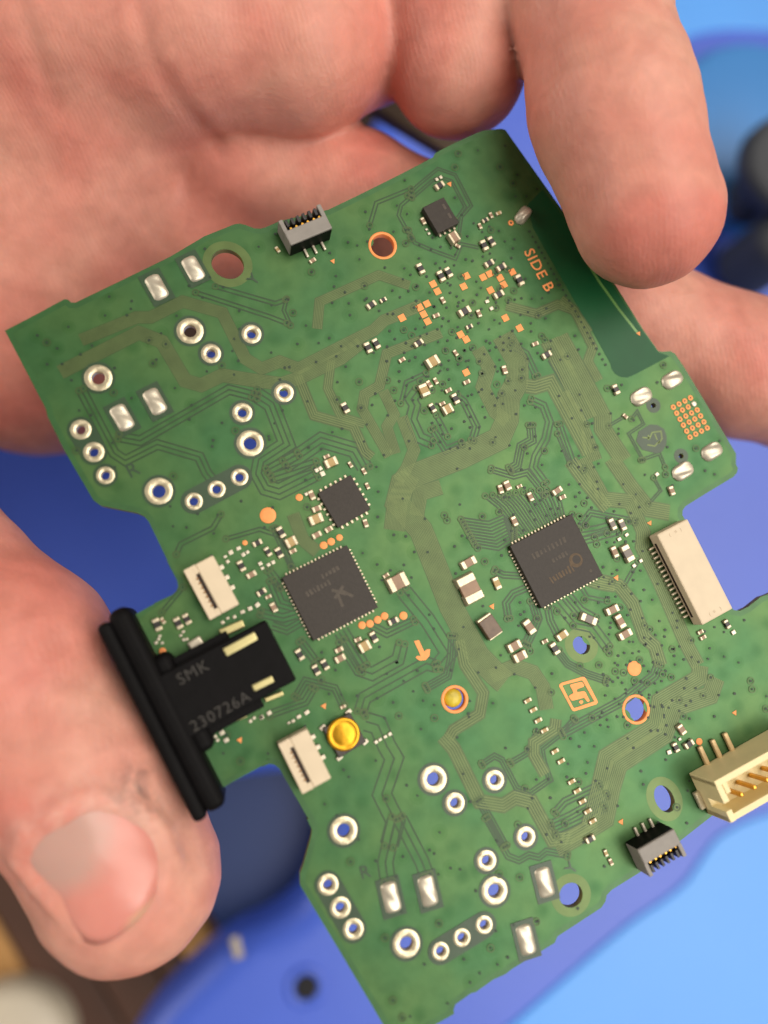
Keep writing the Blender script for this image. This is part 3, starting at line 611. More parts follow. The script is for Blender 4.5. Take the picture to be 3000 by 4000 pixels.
# dome switch
c, sx, sy, a_ = quad_frame('M', ((525,730),(752,580),(905,825),(680,950)), 0.6)
o = link('push_switch', bevel_box(sx*0.98, sy*0.98, 0.7, 0.12, 2), mat('switch_body', lin((58, 52, 46)), 0.5, var=0.15, scale=900), board, (c[0], c[1], 0.05), a_)
c2 = a2(q('M',710,765), 1.0)
r_ = 62*MMPX
dl = Vector((c2[0]-c[0], c2[1]-c[1])); dl.rotate(Matrix.Rotation(-a_, 2))
link('dome', lathe([(r_, 0.0), (r_, 0.12), (r_*0.96, 0.18), (r_*0.84, 0.24), (r_*0.76, 0.17), (r_*0.6, 0.24), (r_*0.3, 0.29), (0.0, 0.30)], 40), mat('brass_dome', lin((196, 146, 30)), 0.30, 0.75, var=0.12, scale=500, bump=0.25, bscale=700), o, (dl.x, dl.y, 0.66))
for sx_, sy_ in ((-1, -1), (-1, 1), (1, -1), (1, 1)): link('pin', bevel_box(0.75, 0.5, 0.25, 0.08, 2), M_SOLDER, o, (sx_*sx*0.46, sy_*(sy*0.5), 0), 0.2)
occupied.append((c[0], c[1], 4.0))

# ------------------------------------------------------------------ connectors
def multi(parts, name, m, parent, loc, rz, bev=0.08):
    """several bevelled boxes joined into one mesh: (cx, cy, z0, sx, sy, sz)"""
    bm = bmesh.new()
    for (cx, cy, z0, sx, sy, sz) in parts:
        r = bmesh.ops.create_cube(bm, size=1.0); vs = r['verts']
        for v in vs: v.co = Vector(((v.co.x*sx+cx)*S, (v.co.y*sy+cy)*S, ((v.co.z+0.5)*sz+z0)*S))
        es = list({e for v in vs for e in v.link_edges})
        bmesh.ops.bevel(bm, geom=es, offset=min(sx, sy, sz)*bev*S, segments=2 if bev < 0.2 else 4, profile=0.5, affect='EDGES')
    me = bpy.data.meshes.new(name); bm.to_mesh(me); bm.free()
    return link(name, me, m, parent, loc, rz)
def side_ffc(k, pts, hh, npin):
    """small ivory flat-cable connector: top face given by four pixels, slot along its length"""
    c, sx, sy, a_ = quad_frame(k, pts, hh)
    occupied.append((c[0], c[1], max(sx, sy)*0.7))
    w_ = 0.42; off = -sx*0.17; L_ = sy*0.70; yo = -sy*0.02
    ps = [(-sx/2+(sx/2+off-w_/2)/2, 0, 0, sx/2+off-w_/2, sy, hh), (off+w_/2+(sx/2-off-w_/2)/2, 0, 0, sx/2-off-w_/2, sy, hh),
          (off, (sy/2+L_/2+yo)/2, 0, w_+0.02, sy/2-L_/2-yo, hh*0.995), (off, -(sy/2+L_/2-yo)/2, 0, w_+0.02, sy/2-L_/2+yo, hh*0.995), (off, 0, 0, w_, sy*0.9, hh*0.4)]
    o = multi(ps, 'flat_cable_socket', M_IVORY, board, (c[0], c[1], 0.05), a_)
    link('slot', bevel_box(w_*0.9, L_*0.98, hh*0.9, 0, 1), M_DARKSLOT, o, (off, yo, 0))
    for i in range(7):
        link('contact', bevel_box(0.32, 0.16, 0.03, 0.01, 1), mat('slot_contact', lin((140, 96, 48)), 0.4, 0.5), o, (off-0.28, yo+(i-3)*L_*0.13, hh-0.012), 0.35)
    for i in range(npin):
        link('pin', bevel_box(0.75, 0.55, 0.3, 0.1, 2), M_SOLDER, o, (sx/2+0.12, (i-(npin-1)/2)*sy*0.21+0.3, 0))
    return o
side_ffc('I', ((240,470),(485,350),(690,745),(455,880)), 2.3, 3)
side_ffc('M', ((168,850),(395,728),(630,1110),(385,1245)), 2.6, 3)
c, sx, sy, a_ = quad_frame('H', ((745,600),(1000,475),(1380,1190),(1140,1330)), 2.2)
occupied.append((c[0], c[1], 4.5))
o = multi([(0, 0, 0, sx, sy, 2.2)], 'flat_cable_socket', M_IVORY, board, (c[0], c[1], 0.05), a_)
for i in range(16): link('pin', bevel_box(0.95, 0.26, 0.35, 0.08, 2), M_TIN, o, (-sx/2-0.38, (7.5-i)*sy*0.0505, 0))
link('lock_slot', bevel_box(0.04, sy*0.82, 0.5, 0, 1), M_DARKSLOT, o, (-sx/2-0.0, 0, 0.5))
for sg in (1, -1):
    l0 = text_mesh('(        )', 0.62, 0.004, 1.0); link('moulded_mark', l0, mat('mould_line', lin((176, 152, 120)), 0.6), o, (0.0, sg*(sy/2-0.75), 2.203), 0.0)
    link('moulded_mark', text_mesh('\u2261', 0.6, 0.004), mat('mould_line', lin((176, 152, 120))), o, (0.1*sg, sg*(sy/2-0.75), 2.203), 0.4)

def edge_socket(k, pts, hh, flip):
    """grey sprung socket at the board edge: top face pixels (inner-left, inner-right, outer-right, outer-left)"""
    c, sx, sy, a_ = quad_frame(k, pts, hh); f = -1 if flip else 1
    occupied.append((c[0], c[1], 3.6))
    n = 6; tw = sx*0.82/n
    ps = [(0, -f*sy*0.22, 0, sx, sy*0.56, hh), (-sx*0.455, f*sy*0.27, 0, sx*0.09, sy*0.46, hh*0.99), (sx*0.455, f*sy*0.27, 0, sx*0.09, sy*0.46, hh*0.99), (0, f*sy*0.27, 0, sx*0.9, sy*0.46, hh*0.35)]
    o = multi(ps, 'edge_socket', M_GREYP, board, (c[0], c[1], 0.05), a_)
    link('slot', bevel_box(sx*0.82, sy*0.40, 0.04, 0, 1), M_BLACK, o, (0, f*sy*0.27, hh*0.36))
    link('rear_wall', bevel_box(sx*0.96, 0.12, hh*0.9, 0, 1), M_BLACK, o, (0, -f*(sy*0.5+0.03), 0))
    for i in range(n):
        x = (i-(n-1)/2)*tw
        link('comb_tooth', bevel_box(tw*0.45, sy*0.26, hh*0.55, 0.03, 1), mat('comb', lin((44, 42, 42)), 0.45), o, (x, f*sy*0.33, hh*0.36))
        link('contact', bevel_box(tw*0.4, sy*0.12, 0.12, 0.03, 1), M_GOLD, o, (x+tw*0.25, f*sy*0.11, hh*0.80), 0.5*(1 if i % 2 else -1))
    for i in range(3): link('pin', bevel_box(0.34, 1.15, 0.34, 0.1, 2), M_SOLDER if not flip else M_TIN, o, ((i-0.7)*sx*0.21, -f*(sy*0.5+0.55), 0))
edge_socket('B', ((690,745),(1030,605),(940,405),(600,545)), 2.9, False)
edge_socket('O', ((590,1510),(890,1318),(1010,1540),(715,1700)), 3.2, True)

# white-wire header at the right edge
def header():
    hh = 5.6
    c0 = np.array(a2((2690, 3020), 0.0)); c1 = np.array(a2((2980, 2860), 0.0))   # inner base edge
    v = (c1-c0)/np.linalg.norm(c1-c0); a_ = math.atan2(v[1], v[0]); n = np.array([v[1], -v[0]])      # n points outward, over the edge
    sx, sy = 13.6, 5.2
    c = c0 + v*sx/2 + n*(sy/2)
    t = 0.75
    ps = [(0, sy/2-t/2, 0, sx, t, hh), (0, -sy/2+t/2, 0, sx, t, hh*0.86), (-sx/2+t/2, sy*0.22, 0, t, sy*0.5, hh*0.985), (-sx/2+t/2, -sy*0.36, 0, t, sy*0.26, hh*0.9), (sx/2-t/2, 0, 0, t, sy, hh*0.985), (0, 0, 0, sx*0.985, sy*0.97, 1.5),
          (-sx/2+t/2, 0, 0, t*0.98, sy*0.9, hh*0.35), (-sx/2+t+0.55, sy/2-t-0.7, 0, 0.6, 1.4, hh*0.9)]
    o = multi(ps, 'pin_header', M_YELLOWP, board, (c[0], c[1], 0.06), a_)
    occupied.append((c[0], c[1], 8.0))
    for i in range(5):
        x = -sx/2+2.6+i*1.8
        link('contact_pin', bevel_box(0.5, 0.5, 3.6, 0.14, 2), M_GOLD, o, (x, -0.4, 1.5))
        link('rib', bevel_box(0.55, 0.5, hh*0.8, 0.08, 1), M_YELLOWP, o, (x-1.0, sy/2-t-0.2, 0))
        if i < 3: link('lead', bevel_box(0.6, 2.3, 0.5, 0.12, 2), mat('brass_lead', lin((204, 178, 132)), 0.4, 0.4), o, (x-0.1, sy/2+1.1, 0.0))
    link('anchor_tab', bevel_box(0.9, 2.2, 0.6, 0.15, 2), M_TIN, o, (-sx/2-0.3, -0.6, 0))
header()

# USB socket with the black flange
def usb():
    hh = 3.1
    P = [np.array(a2(p, hh)) for p in (q('I',910,872), q('I',1160,1360))]
    flo = [np.array(a2(p, 2.0)) for p in (q('L',115,325), (778, 3200))]
    v = (P[0]-P[1])/np.linalg.norm(P[0]-P[1]); a_ = math.atan2(v[1], v[0])-math.pi/2     # +y of the part along v
    ux = np.array([math.cos(a_), math.sin(a_)])
    right = float(np.dot(P[0], ux)+np.dot(P[1], ux))/2
    wy = float(np.linalg.norm(P[0]-P[1]))*1.0; cyv = float(np.dot((P[0]+P[1])/2, v))
    left = float(np.dot((flo[0]+flo[1])/2, ux))
    flen = float(np.linalg.norm(flo[0]-flo[1])); fcy = float(np.dot((flo[0]+flo[1])/2, v))
    L_ = right-left-2.6; cx = right-L_/2
    org = ux*cx+v*cyv
    def loc(x, y): return (x-cx, y-cyv)
    o = multi([(0, 0, 0, L_, wy, hh), (-L_*0.12, wy/2+0.4, 0, L_*0.60, 1.1, hh*0.62), (-L_*0.12, -wy/2-0.4, 0, L_*0.60, 1.1, hh*0.62)], 'usb_socket', M_BLACK, board, (org[0], org[1], 0.06), a_)
    occupied.append((org[0], org[1], 6)); occupied.append((*(org+ux*4), 6)); occupied.append((*(org-ux*4), 6))
    fy = fcy-cyv; fx = left-cx
    multi([(fx+0.85, fy-0.1, -3.6, 1.6, flen, 6.8), (fx+2.75, fy+0.35, -3.0, 2.5, flen+0.5, 6.4), (fx+4.4, fy*0.35, -1.6, 2.4, flen*0.50, 4.3)], 'flange', M_RUBBER, o, (0, 0, 0), 0, 0.40)
    # metal tabs on the back of the shell
    def tab(k, x1, y1, x2, y2, w_, z=hh+0.2, h=0.45, nm='metal_tab', m=None):
        a = np.array(a2(q(k, x1, y1), z)); b = np.array(a2(q(k, x2, y2), z)); c = (a+b)/2-org; d = b-a
        link(nm, bevel_box(float(np.linalg.norm(d)), w_, h, 0.12, 2), m or mat('steel_tab', lin((206, 196, 140)), 0.3, 0.7, var=0.1, scale=500), o, (float(np.dot(c, ux)), float(np.dot(c, v)), z-h), math.atan2(d[1], d[0])-a_)
    tab('I', 575, 1140, 830, 1000, 0.95); tab('I', 805, 1430, 968, 1350, 0.75)
    tab('I', 540, 985, 730, 900, 0.9, 1.0, 0.9, 'solder_tab'); tab('L', 1270, 1065, 1375, 1020, 0.55, 0.5, 0.45, 'solder_tab'); tab('I', 900, 1525, 1050, 1465, 0.55, 0.6, 0.5, 'solder_tab')
    for k, x, y, s_ in (('L',965,445,1.5),('L',715,575,1.3)):
        c = np.array(a2(q(k, x, y), 0.3))-org
        link('solder_tab', bevel_box(s_*1.1, s_*0.8, 0.7, 0.25, 3), M_SOLDER, o, (float(np.dot(c, ux)), float(np.dot(c, v)), 0), 0.1)
    for body, k, x, y, s_ in (('SMK', 'L', 940, 680, 1.75), ('230726A', 'L', 1165, 995, 1.7)):
        c = np.array(a2(q(k, x, y), hh))-org
        link('moulded_lettering', text_mesh(body, s_, 0.05, 1.12, 0.0), M_PRINT, o, (float(np.dot(c, ux)), float(np.dot(c, v)), hh+0.03), 0.02)
usb()

# ------------------------------------------------------------------ writing on the board
def board_text(body, k, x, y, size, rz, m, z=0.05, sp=1.0, nm='lettering', off=0.02):
    c = a2(q(k, x, y)); occupied.append((*c, size)); link(nm, text_mesh(body, size, 0.008, sp, off), m, board, (*c, z), rz)
board_text('SIDE B', 'C', 1045, 1152, 1.95, -math.pi/2-0.01, M_COPPER, sp=1.08, off=0.012)
for a_ in (0.33, 0.66): occupied.append((*a2(q('C', 900+a_*250, 950+a_*400)), 2.2))
board_text('R', 'E', 660, 700, 2.3, 0.0, M_HALO); board_text('R', 'P', 675, 432, 2.0, -0.25, M_HALO)
board_text('Y', 'B', 398, 1022, 1.9, 0.45, M_HALO); board_text('Y', 'Q', 1105, 398, 1.9, 0.45, M_HALO)
def poly(k, pts, nm, m=M_COPPER, holes_=(), z=0.05):
    lp = [[a2(q(k, *p)) for p in pts]]+[[a2(q(k, *p)) for p in h] for h in holes_]
    return link(nm, fill_curve(lp, 0.01, nm, 0, 0, z), m, board)
poly('K', ((35,1045),(75,1038),(118,1130),(140,1112),(166,1112),(160,1165),(130,1200),(80,1203),(48,1180),(60,1165),(92,1168)), 'arrow_mark')
def logo(pts): return [(p[0]/1659*200+2160, p[1]/1659*200+2620) for p in pts]
def lpoly(pts, nm, holes_=()):
    lp = [[a2(p) for p in logo(pts)]]+[[a2(p) for p in logo(h)] for h in holes_]
    return link(nm, fill_curve(lp, 0.01, nm, 0, 0, 0.05), M_COPPER, board)
lpoly(((190,490),(215,430),(290,385),(960,195),(1020,205),(1065,260),(1430,960),(1445,1030),(1400,1085),(700,1310),(640,1300),(600,1250)), 'logo_frame', (((300,490),(350,455),(920,310),(960,330),(1335,990),(690,1210),(650,1180)),))
lpoly(((545,480),(580,440),(900,360),(945,370),(1010,470),(985,520),(790,590),(760,640),(790,690),(1000,660),(1045,690),(1185,960),(1150,1010),(1105,1000),(1000,870),(640,970),(590,960),(510,830),(540,790),(640,740),(660,700)), 'logo_mark')
lpoly(((830,1010),(880,960),(950,960),(980,1010),(930,1080),(890,1080)), 'logo_mark')
occupied.append((*a2((2265, 2715)), 3.6)); occupied.append((*a2(q('K',100,1120)), 2.2))

poly('D', ((610,1420),(700,1365),(760,1368),(815,1400),(838,1460),(835,1530),(800,1585),(755,1600),(700,1585),(640,1570),(590,1500)), 'keep_out', M_HALO, z=0.03)
sq = Sheet()
for ln in (((640,1470),(700,1475),(720,1430),(790,1420),(800,1480),(770,1520)), ((680,1530),(740,1540),(780,1500)), ((690,1450),(690,1490)), ((740,1440),(760,1490))): sq.ribbon([a2(q('D', *p)) for p in ln], 0.2, 0.045)
sq.build('keep_out_trace', M_TRACE, board)
occupied.append((*a2(q('D',720,1480)), 2.6))

# ------------------------------------------------------------------ vias
def inside(p, poly_):
    x, y = p; r = False; j = len(poly_)-1
    for i in range(len(poly_)):
        xi, yi = poly_[i]; xj, yj = poly_[j]
        if (yi > y) != (yj > y) and x < (xj-xi)*(y-yi)/(yj-yi)+xi: r = not r
        j = i
    return r
def free(c, pad=0.3):
    return all((c[0]-o_[0])**2+(c[1]-o_[1])**2 > (o_[2]*0.75+pad)**2 for o_ in occupied)
antp = [a2(p) for p in ANT]
def edge_ok(c): return all(inside((c[0]+dx, c[1]+dy), OUTL) for dx, dy in ((.8, 0), (-.8, 0), (0, .8), (0, -.8))) and not inside(c, antp)
xs = [p[0] for p in OUTL]; ys = [p[1] for p in OUTL]
pts_v = []
# fence of vias beside the antenna
for i in range(26):
    t = i/25; pts_v.append(a2((2068+(2365-2068)*t, 905+(1425-905)*t)))
tries = 0
dense = [(1850, 1150, 300), (1750, 1400, 260), (2250, 2150, 260), (2500, 2650, 200)]
while len(pts_v) < 820 and tries < 20000:
    tries += 1
    if rnd.random() < 0.45:
        dx_, dy_, dr = rnd.choice(dense); c = a2((dx_+rnd.gauss(0, dr*0.6), dy_+rnd.gauss(0, dr*0.6))); md = 0.75
    else: c = (rnd.uniform(min(xs), max(xs)), rnd.uniform(min(ys), max(ys))); md = 1.25
    if not inside(c, OUTL) or not edge_ok(c) or not free(c, 0.12): continue
    if any((c[0]-p[0])**2+(c[1]-p[1])**2 < md*md for p in pts_v[-400:]): continue
    pts_v.append(c)
vr = Sheet(); sh1, sh2 = Sheet(), Sheet()
for k, c in enumerate(TEND):
    if free(c, -0.1) and inside(c, OUTL): holes.disc(c, 0.11, 0.086, 8); vr.ring(c, 0.42, 0.27, 0.072+0.00002*k, 14)
for i, c in enumerate(pts_v):
    holes.disc(c, 0.145+0.045*rnd.random(), 0.085, 8)
    if i > 26 and rnd.random() < 0.6: r_ = rnd.uniform(0.55, 1.0); sh1.disc(c, r_, 0.0025+0.000004*i, 18); sh2.disc(c, r_*0.62, 0.006+0.000004*i, 16)
    if i > 26 and rnd.random() < 0.2:
        vr.ring(c, 0.46, 0.34, 0.075, 14)
tag(holes.build('via', M_VIA, board), kind='stuff')
tag(vr.build('via_ring', M_GAP, board), kind='stuff')
tag(sh1.build('via_clearance', mask_material(0.86), board), kind='stuff'); tag(sh2.build('via_clearance', mask_material(0.74), board), kind='stuff')

# ------------------------------------------------------------------ the hand: one continuous surface grown from round-cone chains
def P3(x, y, z, r): v = at(x, y, z); return (v[0], v[1], v[2], r)
CH = [  # (blend with what is already there, chain)
    (0.0, [P3(-1500,300,-40,23), P3(-500,450,-33,21), P3(30,560,-28,19), P3(420,590,-24,15.4)]),
    (9.0, [P3(-900,900,-42,24), P3(-350,1000,-40,21), P3(120,1270,-40,18.4)]),
    (6.0, [P3(400,620,-24,14.4), P3(330,1000,-33,16.0), P3(160,1310,-40,17.8)]),
    (7.0, [P3(-200,60,-16,19), P3(300,60,-11,16), P3(740,100,-6,13.4), P3(1150,175,-4,10.7), P3(1430,140,-7,8.9)]),
    (0.8, [P3(300,380,-26,11), P3(1000,625,-18,9.6), P3(1400,790,-16,8.8), P3(2100,1090,-13,9.0), P3(2900,1435,-11,9.3), P3(3250,1580,-11,8.4)]),
    (3.0, [P3(200,820,-34,14), P3(800,900,-27,10.5), P3(1250,960,-24,8)]),
    (1.4, [P3(500,-650,-14,15), P3(1250,-620,-6,11), P3(1700,-420,-2,9.6), P3(1785,20,-1,9.2), P3(1785,255,-2.5,9.0)]),
    (0.9, [P3(700,-1000,-12,14), P3(1600,-1000,-2,11), P3(2050,-560,4,9.6), P3(2290,-20,7,9.3), P3(2395,430,8.5,9.3), P3(2525,830,8.2,8.7)]),
    (8.0, [P3(-1400,1300,-38,21), P3(-850,1750,-24,15.5), P3(-350,2270,-12,12.4), P3(40,2590,-8,11.5), P3(330,3040,-7.5,11.2), P3(490,3410,-6,10.5)]),
]
def chain_sdf(p, ch, k=3.0):
    d = None
    for a, b in zip(ch[:-1], ch[1:]):
        A = np.array(a[:3]); B = np.array(b[:3]); ba = B-A; pa = p-A
        h = np.clip((pa@ba)/(ba@ba), 0, 1)
        e = np.linalg.norm(pa-h[..., None]*ba, axis=-1)-(a[3]+(b[3]-a[3])*h)
        d = e if d is None else smin(d, e, k)
    return d
def smin(a, b, k):
    if k <= 0: return np.minimum(a, b)
    h = np.maximum(k-np.abs(a-b), 0)/k
    return np.minimum(a, b)-h*h*k*0.25
CREASES = []
def sdf(p):
    d = None
    for k, ch in CH:
        e = chain_sdf(p, ch); d = e if d is None else smin(d, e, k)
    for r_, ch in CREASES:
        c_ = chain_sdf(p, ch, 0.5)
        d = -smin(-d, c_, 1.6)
    # soft unevenness of flesh
    x, y, z = p[..., 0], p[..., 1], p[..., 2]
    d = d + 0.16*np.sin(x*0.33+1.3*np.sin(y*0.21))*np.sin(y*0.29+0.8)*np.cos(z*0.25) + 0.10*np.sin(x*0.9+y*0.5)*np.cos(y*0.8-z*0.6)
    return d
def surface_nets(lo, hi, h):
    n = [int(math.ceil((hi[i]-lo[i])/h))+1 for i in range(3)]
    ax = [lo[i]+h*np.arange(n[i]) for i in range(3)]
    BS = 8; n = [((m+BS-1)//BS)*BS for m in n]; ax = [lo[i]+h*np.arange(n[i]) for i in range(3)]
    bc = [a.reshape(-1, BS).mean(1) for a in ax]
    cg = sdf(np.stack(np.meshgrid(*bc, indexing='ij'), -1))
    V = np.repeat(np.repeat(np.repeat(cg, BS, 0), BS, 1), BS, 2).astype(np.float32)
    near = np.argwhere(np.abs(cg) < h*BS*0.87+1.5)          # only blocks that can hold the surface are evaluated finely
    for k in range(0, len(near), 400):
        nb = near[k:k+400]
        I = [nb[:, d][:, None]*BS+np.arange(BS) for d in range(3)]
        g = np.stack([np.broadcast_to(ax[0][I[0]][:, :, None, None], (len(nb), BS, BS, BS)), np.broadcast_to(ax[1][I[1]][:, None, :, None], (len(nb), BS, BS, BS)), np.broadcast_to(ax[2][I[2]][:, None, None, :], (len(nb), BS, BS, BS))], -1)
        V[I[0][:, :, None, None], I[1][:, None, :, None], I[2][:, None, None, :]] = sdf(g)
    s = V < 0
    cs = np.zeros([m-1 for m in n], dtype=np.int8)
    for a in (0, 1):
        for b in (0, 1):
            for c in (0, 1): cs += s[a:n[0]-1+a, b:n[1]-1+b, c:n[2]-1+c]
    cells = np.argwhere((cs > 0) & (cs < 8))
    idx = -np.ones(cs.shape, dtype=np.int64); idx[tuple(cells.T)] = np.arange(len(cells))
    acc = np.zeros((len(cells), 3)); cnt = np.zeros(len(cells))
    cor = [(a, b, c) for a in (0, 1) for b in (0, 1) for c in (0, 1)]
    for i, u in enumerate(cor):
        for v in cor[i+1:]:
            if sum(abs(x-y) for x, y in zip(u, v)) != 1: continue
            va = V[tuple((cells+u).T)]; vb = V[tuple((cells+v).T)]
            m = (va < 0) != (vb < 0); t = np.where(m, va/(va-vb+1e-12), 0)
            acc += np.where(m[:, None], np.array(u)+t[:, None]*(np.array(v)-np.array(u)), 0); cnt += m
    verts = (cells+acc/cnt[:, None])*h+np.array(lo)
    faces = []
    for d in range(3):
        e = [0, 0, 0]; e[d] = 1; b, c = [(1, 2), (2, 0), (0, 1)][d]
        sl0 = [slice(None)]*3; sl1 = [slice(None)]*3; sl0[d] = slice(0, -1); sl1[d] = slice(1, None)
        A_, B_ = s[tuple(sl0)], s[tuple(sl1)]
        ed = np.argwhere(A_ != B_)
        ok = (ed[:, b] > 0) & (ed[:, c] > 0) & (ed[:, b] < n[b]-1) & (ed[:, c] < n[c]-1); ed = ed[ok]
        inside_first = A_[tuple(ed.T)]
        def off(db, dc):
            q_ = ed.copy(); q_[:, b] -= db; q_[:, c] -= dc; return idx[tuple(q_.T)]
        f = np.stack([off(0, 0), off(1, 0), off(1, 1), off(0, 1)], 1)
        f[~inside_first] = f[~inside_first][:, ::-1]
        faces.append(f)
    f = np.concatenate(faces); f = f[(f >= 0).all(1)]
    return verts, f[:, ::-1] if False else f

def skin_material():
    m = bpy.data.materials.new('skin'); m.use_nodes = True; nt = m.node_tree; b = nt.nodes['Principled BSDF']; L = nt.links
    tc = nt.nodes.new('ShaderNodeTexCoord')
    def noise(scale, det=3.0, dist=0.0):
        n = nt.nodes.new('ShaderNodeTexNoise'); n.inputs['Scale'].default_value = scale; n.inputs['Detail'].default_value = det; n.inputs['Distortion'].default_value = dist
        L.new(tc.outputs['Object'], n.inputs['Vector']); return n
    def ramp(src, p0, c0, p1, c1):
        r = nt.nodes.new('ShaderNodeValToRGB'); e = r.color_ramp.elements
        e[0].position = p0; e[0].color = (*c0, 1); e[1].position = p1; e[1].color = (*c1, 1); L.new(src, r.inputs['Fac']); return r
    def mix(f, a, c, mode='MIX'):
        x = nt.nodes.new('ShaderNodeMixRGB'); x.blend_type = mode
        if isinstance(f, float): x.inputs[0].default_value = f
        else: L.new(f, x.inputs[0])
        for i, v in ((1, a), (2, c)):
            if isinstance(v, tuple): x.inputs[i].default_value = (*v, 1)
            else: L.new(v, x.inputs[i])
        return x
    big = ramp(noise(48, 2, 0.6).outputs['Fac'], 0.36, lin((212, 156, 138)), 0.66, lin((206, 128, 114)))
    fine = ramp(noise(420, 5, 0.4).outputs['Fac'], 0.30, (0.90, 0.87, 0.86), 0.66, (1.04, 1.03, 1.02))
    c1 = mix(1.0, big.outputs[0], fine.outputs[0], 'MULTIPLY')
    # an ink-like smudge on the thumb
    sm = hits([(530, 3095)])[0][0]*S
    mp = nt.nodes.new('ShaderNodeVectorMath'); mp.operation = 'DISTANCE'; mp.inputs[1].default_value = tuple(sm); L.new(tc.outputs['Object'], mp.inputs[0])
    sr = ramp(mp.outputs['Value'], 0.0008, (1, 1, 1), 0.0028, (0, 0, 0))
    nn = ramp(noise(520, 2, 0.8).outputs['Fac'], 0.34, (0, 0, 0), 0.66, (1, 1, 1))
    sf = mix(1.0, sr.outputs[0], nn.outputs[0], 'MULTIPLY')
    c2 = mix(sf.outputs[0], c1.outputs[0], lin((80, 56, 54)))
    # dry, whitish skin along the nail fold
    prev = None
    for wp in hits(FOLD[2:9])[0]*S:
        dn = nt.nodes.new('ShaderNodeVectorMath'); dn.operation = 'DISTANCE'; dn.inputs[1].default_value = tuple(wp); L.new(tc.outputs['Object'], dn.inputs[0])
        if prev is None: prev = dn.outputs['Value']
        else:
            mn = nt.nodes.new('ShaderNodeMath'); mn.operation = 'MINIMUM'; L.new(prev, mn.inputs[0]); L.new(dn.outputs['Value'], mn.inputs[1]); prev = mn.outputs[0]
    fr = ramp(prev, 0.0005, (0.55, 0.55, 0.55), 0.0017, (0, 0, 0))
    fn = ramp(noise(500, 4, 0.4).outputs['Fac'], 0.30, (0, 0, 0), 0.70, (1, 1, 1))
    ff = mix(1.0, fr.outputs[0], fn.outputs[0], 'MULTIPLY')
    c2 = mix(ff.outputs[0], c2.outputs[0], lin((224, 188, 172)))
    L.new(c2.outputs[0], b.inputs['Base Color'])
    b.inputs['Roughness'].default_value = 0.52; b.inputs['Specular IOR Level'].default_value = 0.35
    b.inputs['Subsurface Weight'].default_value = 0.35; b.inputs['Subsurface Radius'].default_value = (1.0, 0.35, 0.2); b.inputs['Subsurface Scale'].default_value = 0.0016
    # ridges of the finger skin plus fine pores
    wv = nt.nodes.new('ShaderNodeTexWave'); wv.inputs['Scale'].default_value = 560; wv.inputs['Distortion'].default_value = 9.0; wv.inputs['Detail'].default_value = 2.0; wv.inputs['Detail Scale'].default_value = 0.35
    mpp = nt.nodes.new('ShaderNodeMapping'); mpp.inputs['Rotation'].default_value = (0.3, 0.2, 0.35); L.new(tc.outputs['Object'], mpp.inputs['Vector']); L.new(mpp.outputs[0], wv.inputs['Vector'])
    vo = nt.nodes.new('ShaderNodeTexVoronoi'); vo.feature = 'DISTANCE_TO_EDGE'; vo.inputs['Scale'].default_value = 1100; L.new(tc.outputs['Object'], vo.inputs['Vector'])
    msk = ramp(noise(60, 2).outputs['Fac'], 0.40, (0, 0, 0), 0.60, (1, 1, 1))
    hm = mix(1.0, wv.outputs['Color'], msk.outputs[0], 'MULTIPLY')
    b1 = nt.nodes.new('ShaderNodeBump'); b1.inputs['Strength'].default_value = 0.07; b1.inputs['Distance'].default_value = 0.00025; L.new(hm.outputs[0], b1.inputs['Height'])
    b2 = nt.nodes.new('ShaderNodeBump'); b2.inputs['Strength'].default_value = 0.16; b2.inputs['Distance'].default_value = 0.0003; L.new(vo.outputs['Distance'], b2.inputs['Height']); L.new(b1.outputs[0], b2.inputs['Normal'])
    b3 = nt.nodes.new('ShaderNodeBump'); b3.inputs['Strength'].default_value = 0.14; b3.inputs['Distance'].default_value = 0.0012; L.new(noise(170, 4, 1.0).outputs['Fac'], b3.inputs['Height']); L.new(b2.outputs[0], b3.inputs['Normal'])
    L.new(b3.outputs[0], b.inputs['Normal'])
    return m

def hits(px):
    """photograph pixels -> points and outward normals on the skin"""
    px = np.asarray(px, dtype=float)
    d = np.stack([(px[:, 0]-1500)/F_PX, -(px[:, 1]-2000)/F_PX, -np.ones(len(px))], 1) @ RB
    d /= np.linalg.norm(d, axis=1)[:, None]; t = np.full(len(px), 70.0)
    for _ in range(70): t = t+sdf(CAM+d*t[:, None])*0.8
    p = CAM+d*t[:, None]
    g = np.stack([sdf(p+dv)-sdf(p-dv) for dv in np.eye(3)*0.2], 1)
    return p, g/np.linalg.norm(g, axis=1)[:, None]
def add_creases():
    new = []
    for r_, px in ((0.14, [(520,-60),(590,220),(720,420),(850,575)]), (0.10, [(100,40),(150,260),(210,430)]),
                   (0.09, [(-20,2700),(120,2600),(240,2480)]), (0.06, [(60,2780),(200,2690),(330,2560)])):
        w_, g = hits(px); new.append((r_, [(*(w_[i]+g[i]*(0.9-r_)), 0.9) for i in range(len(px))]))
    CREASES.extend(new)
def tz(*pts): return [(378+(x*1200/1659-378)*1.09, 3420+(2800+y*1200/1659-3420)*1.07) for x, y in pts]
FOLD = tz((420,1170),(310,1000),(205,885),(120,780),(180,650),(320,545),(460,455),(620,470),(755,530),(860,640),(895,770),(860,910))
add_creases()
M_SKIN = skin_material()
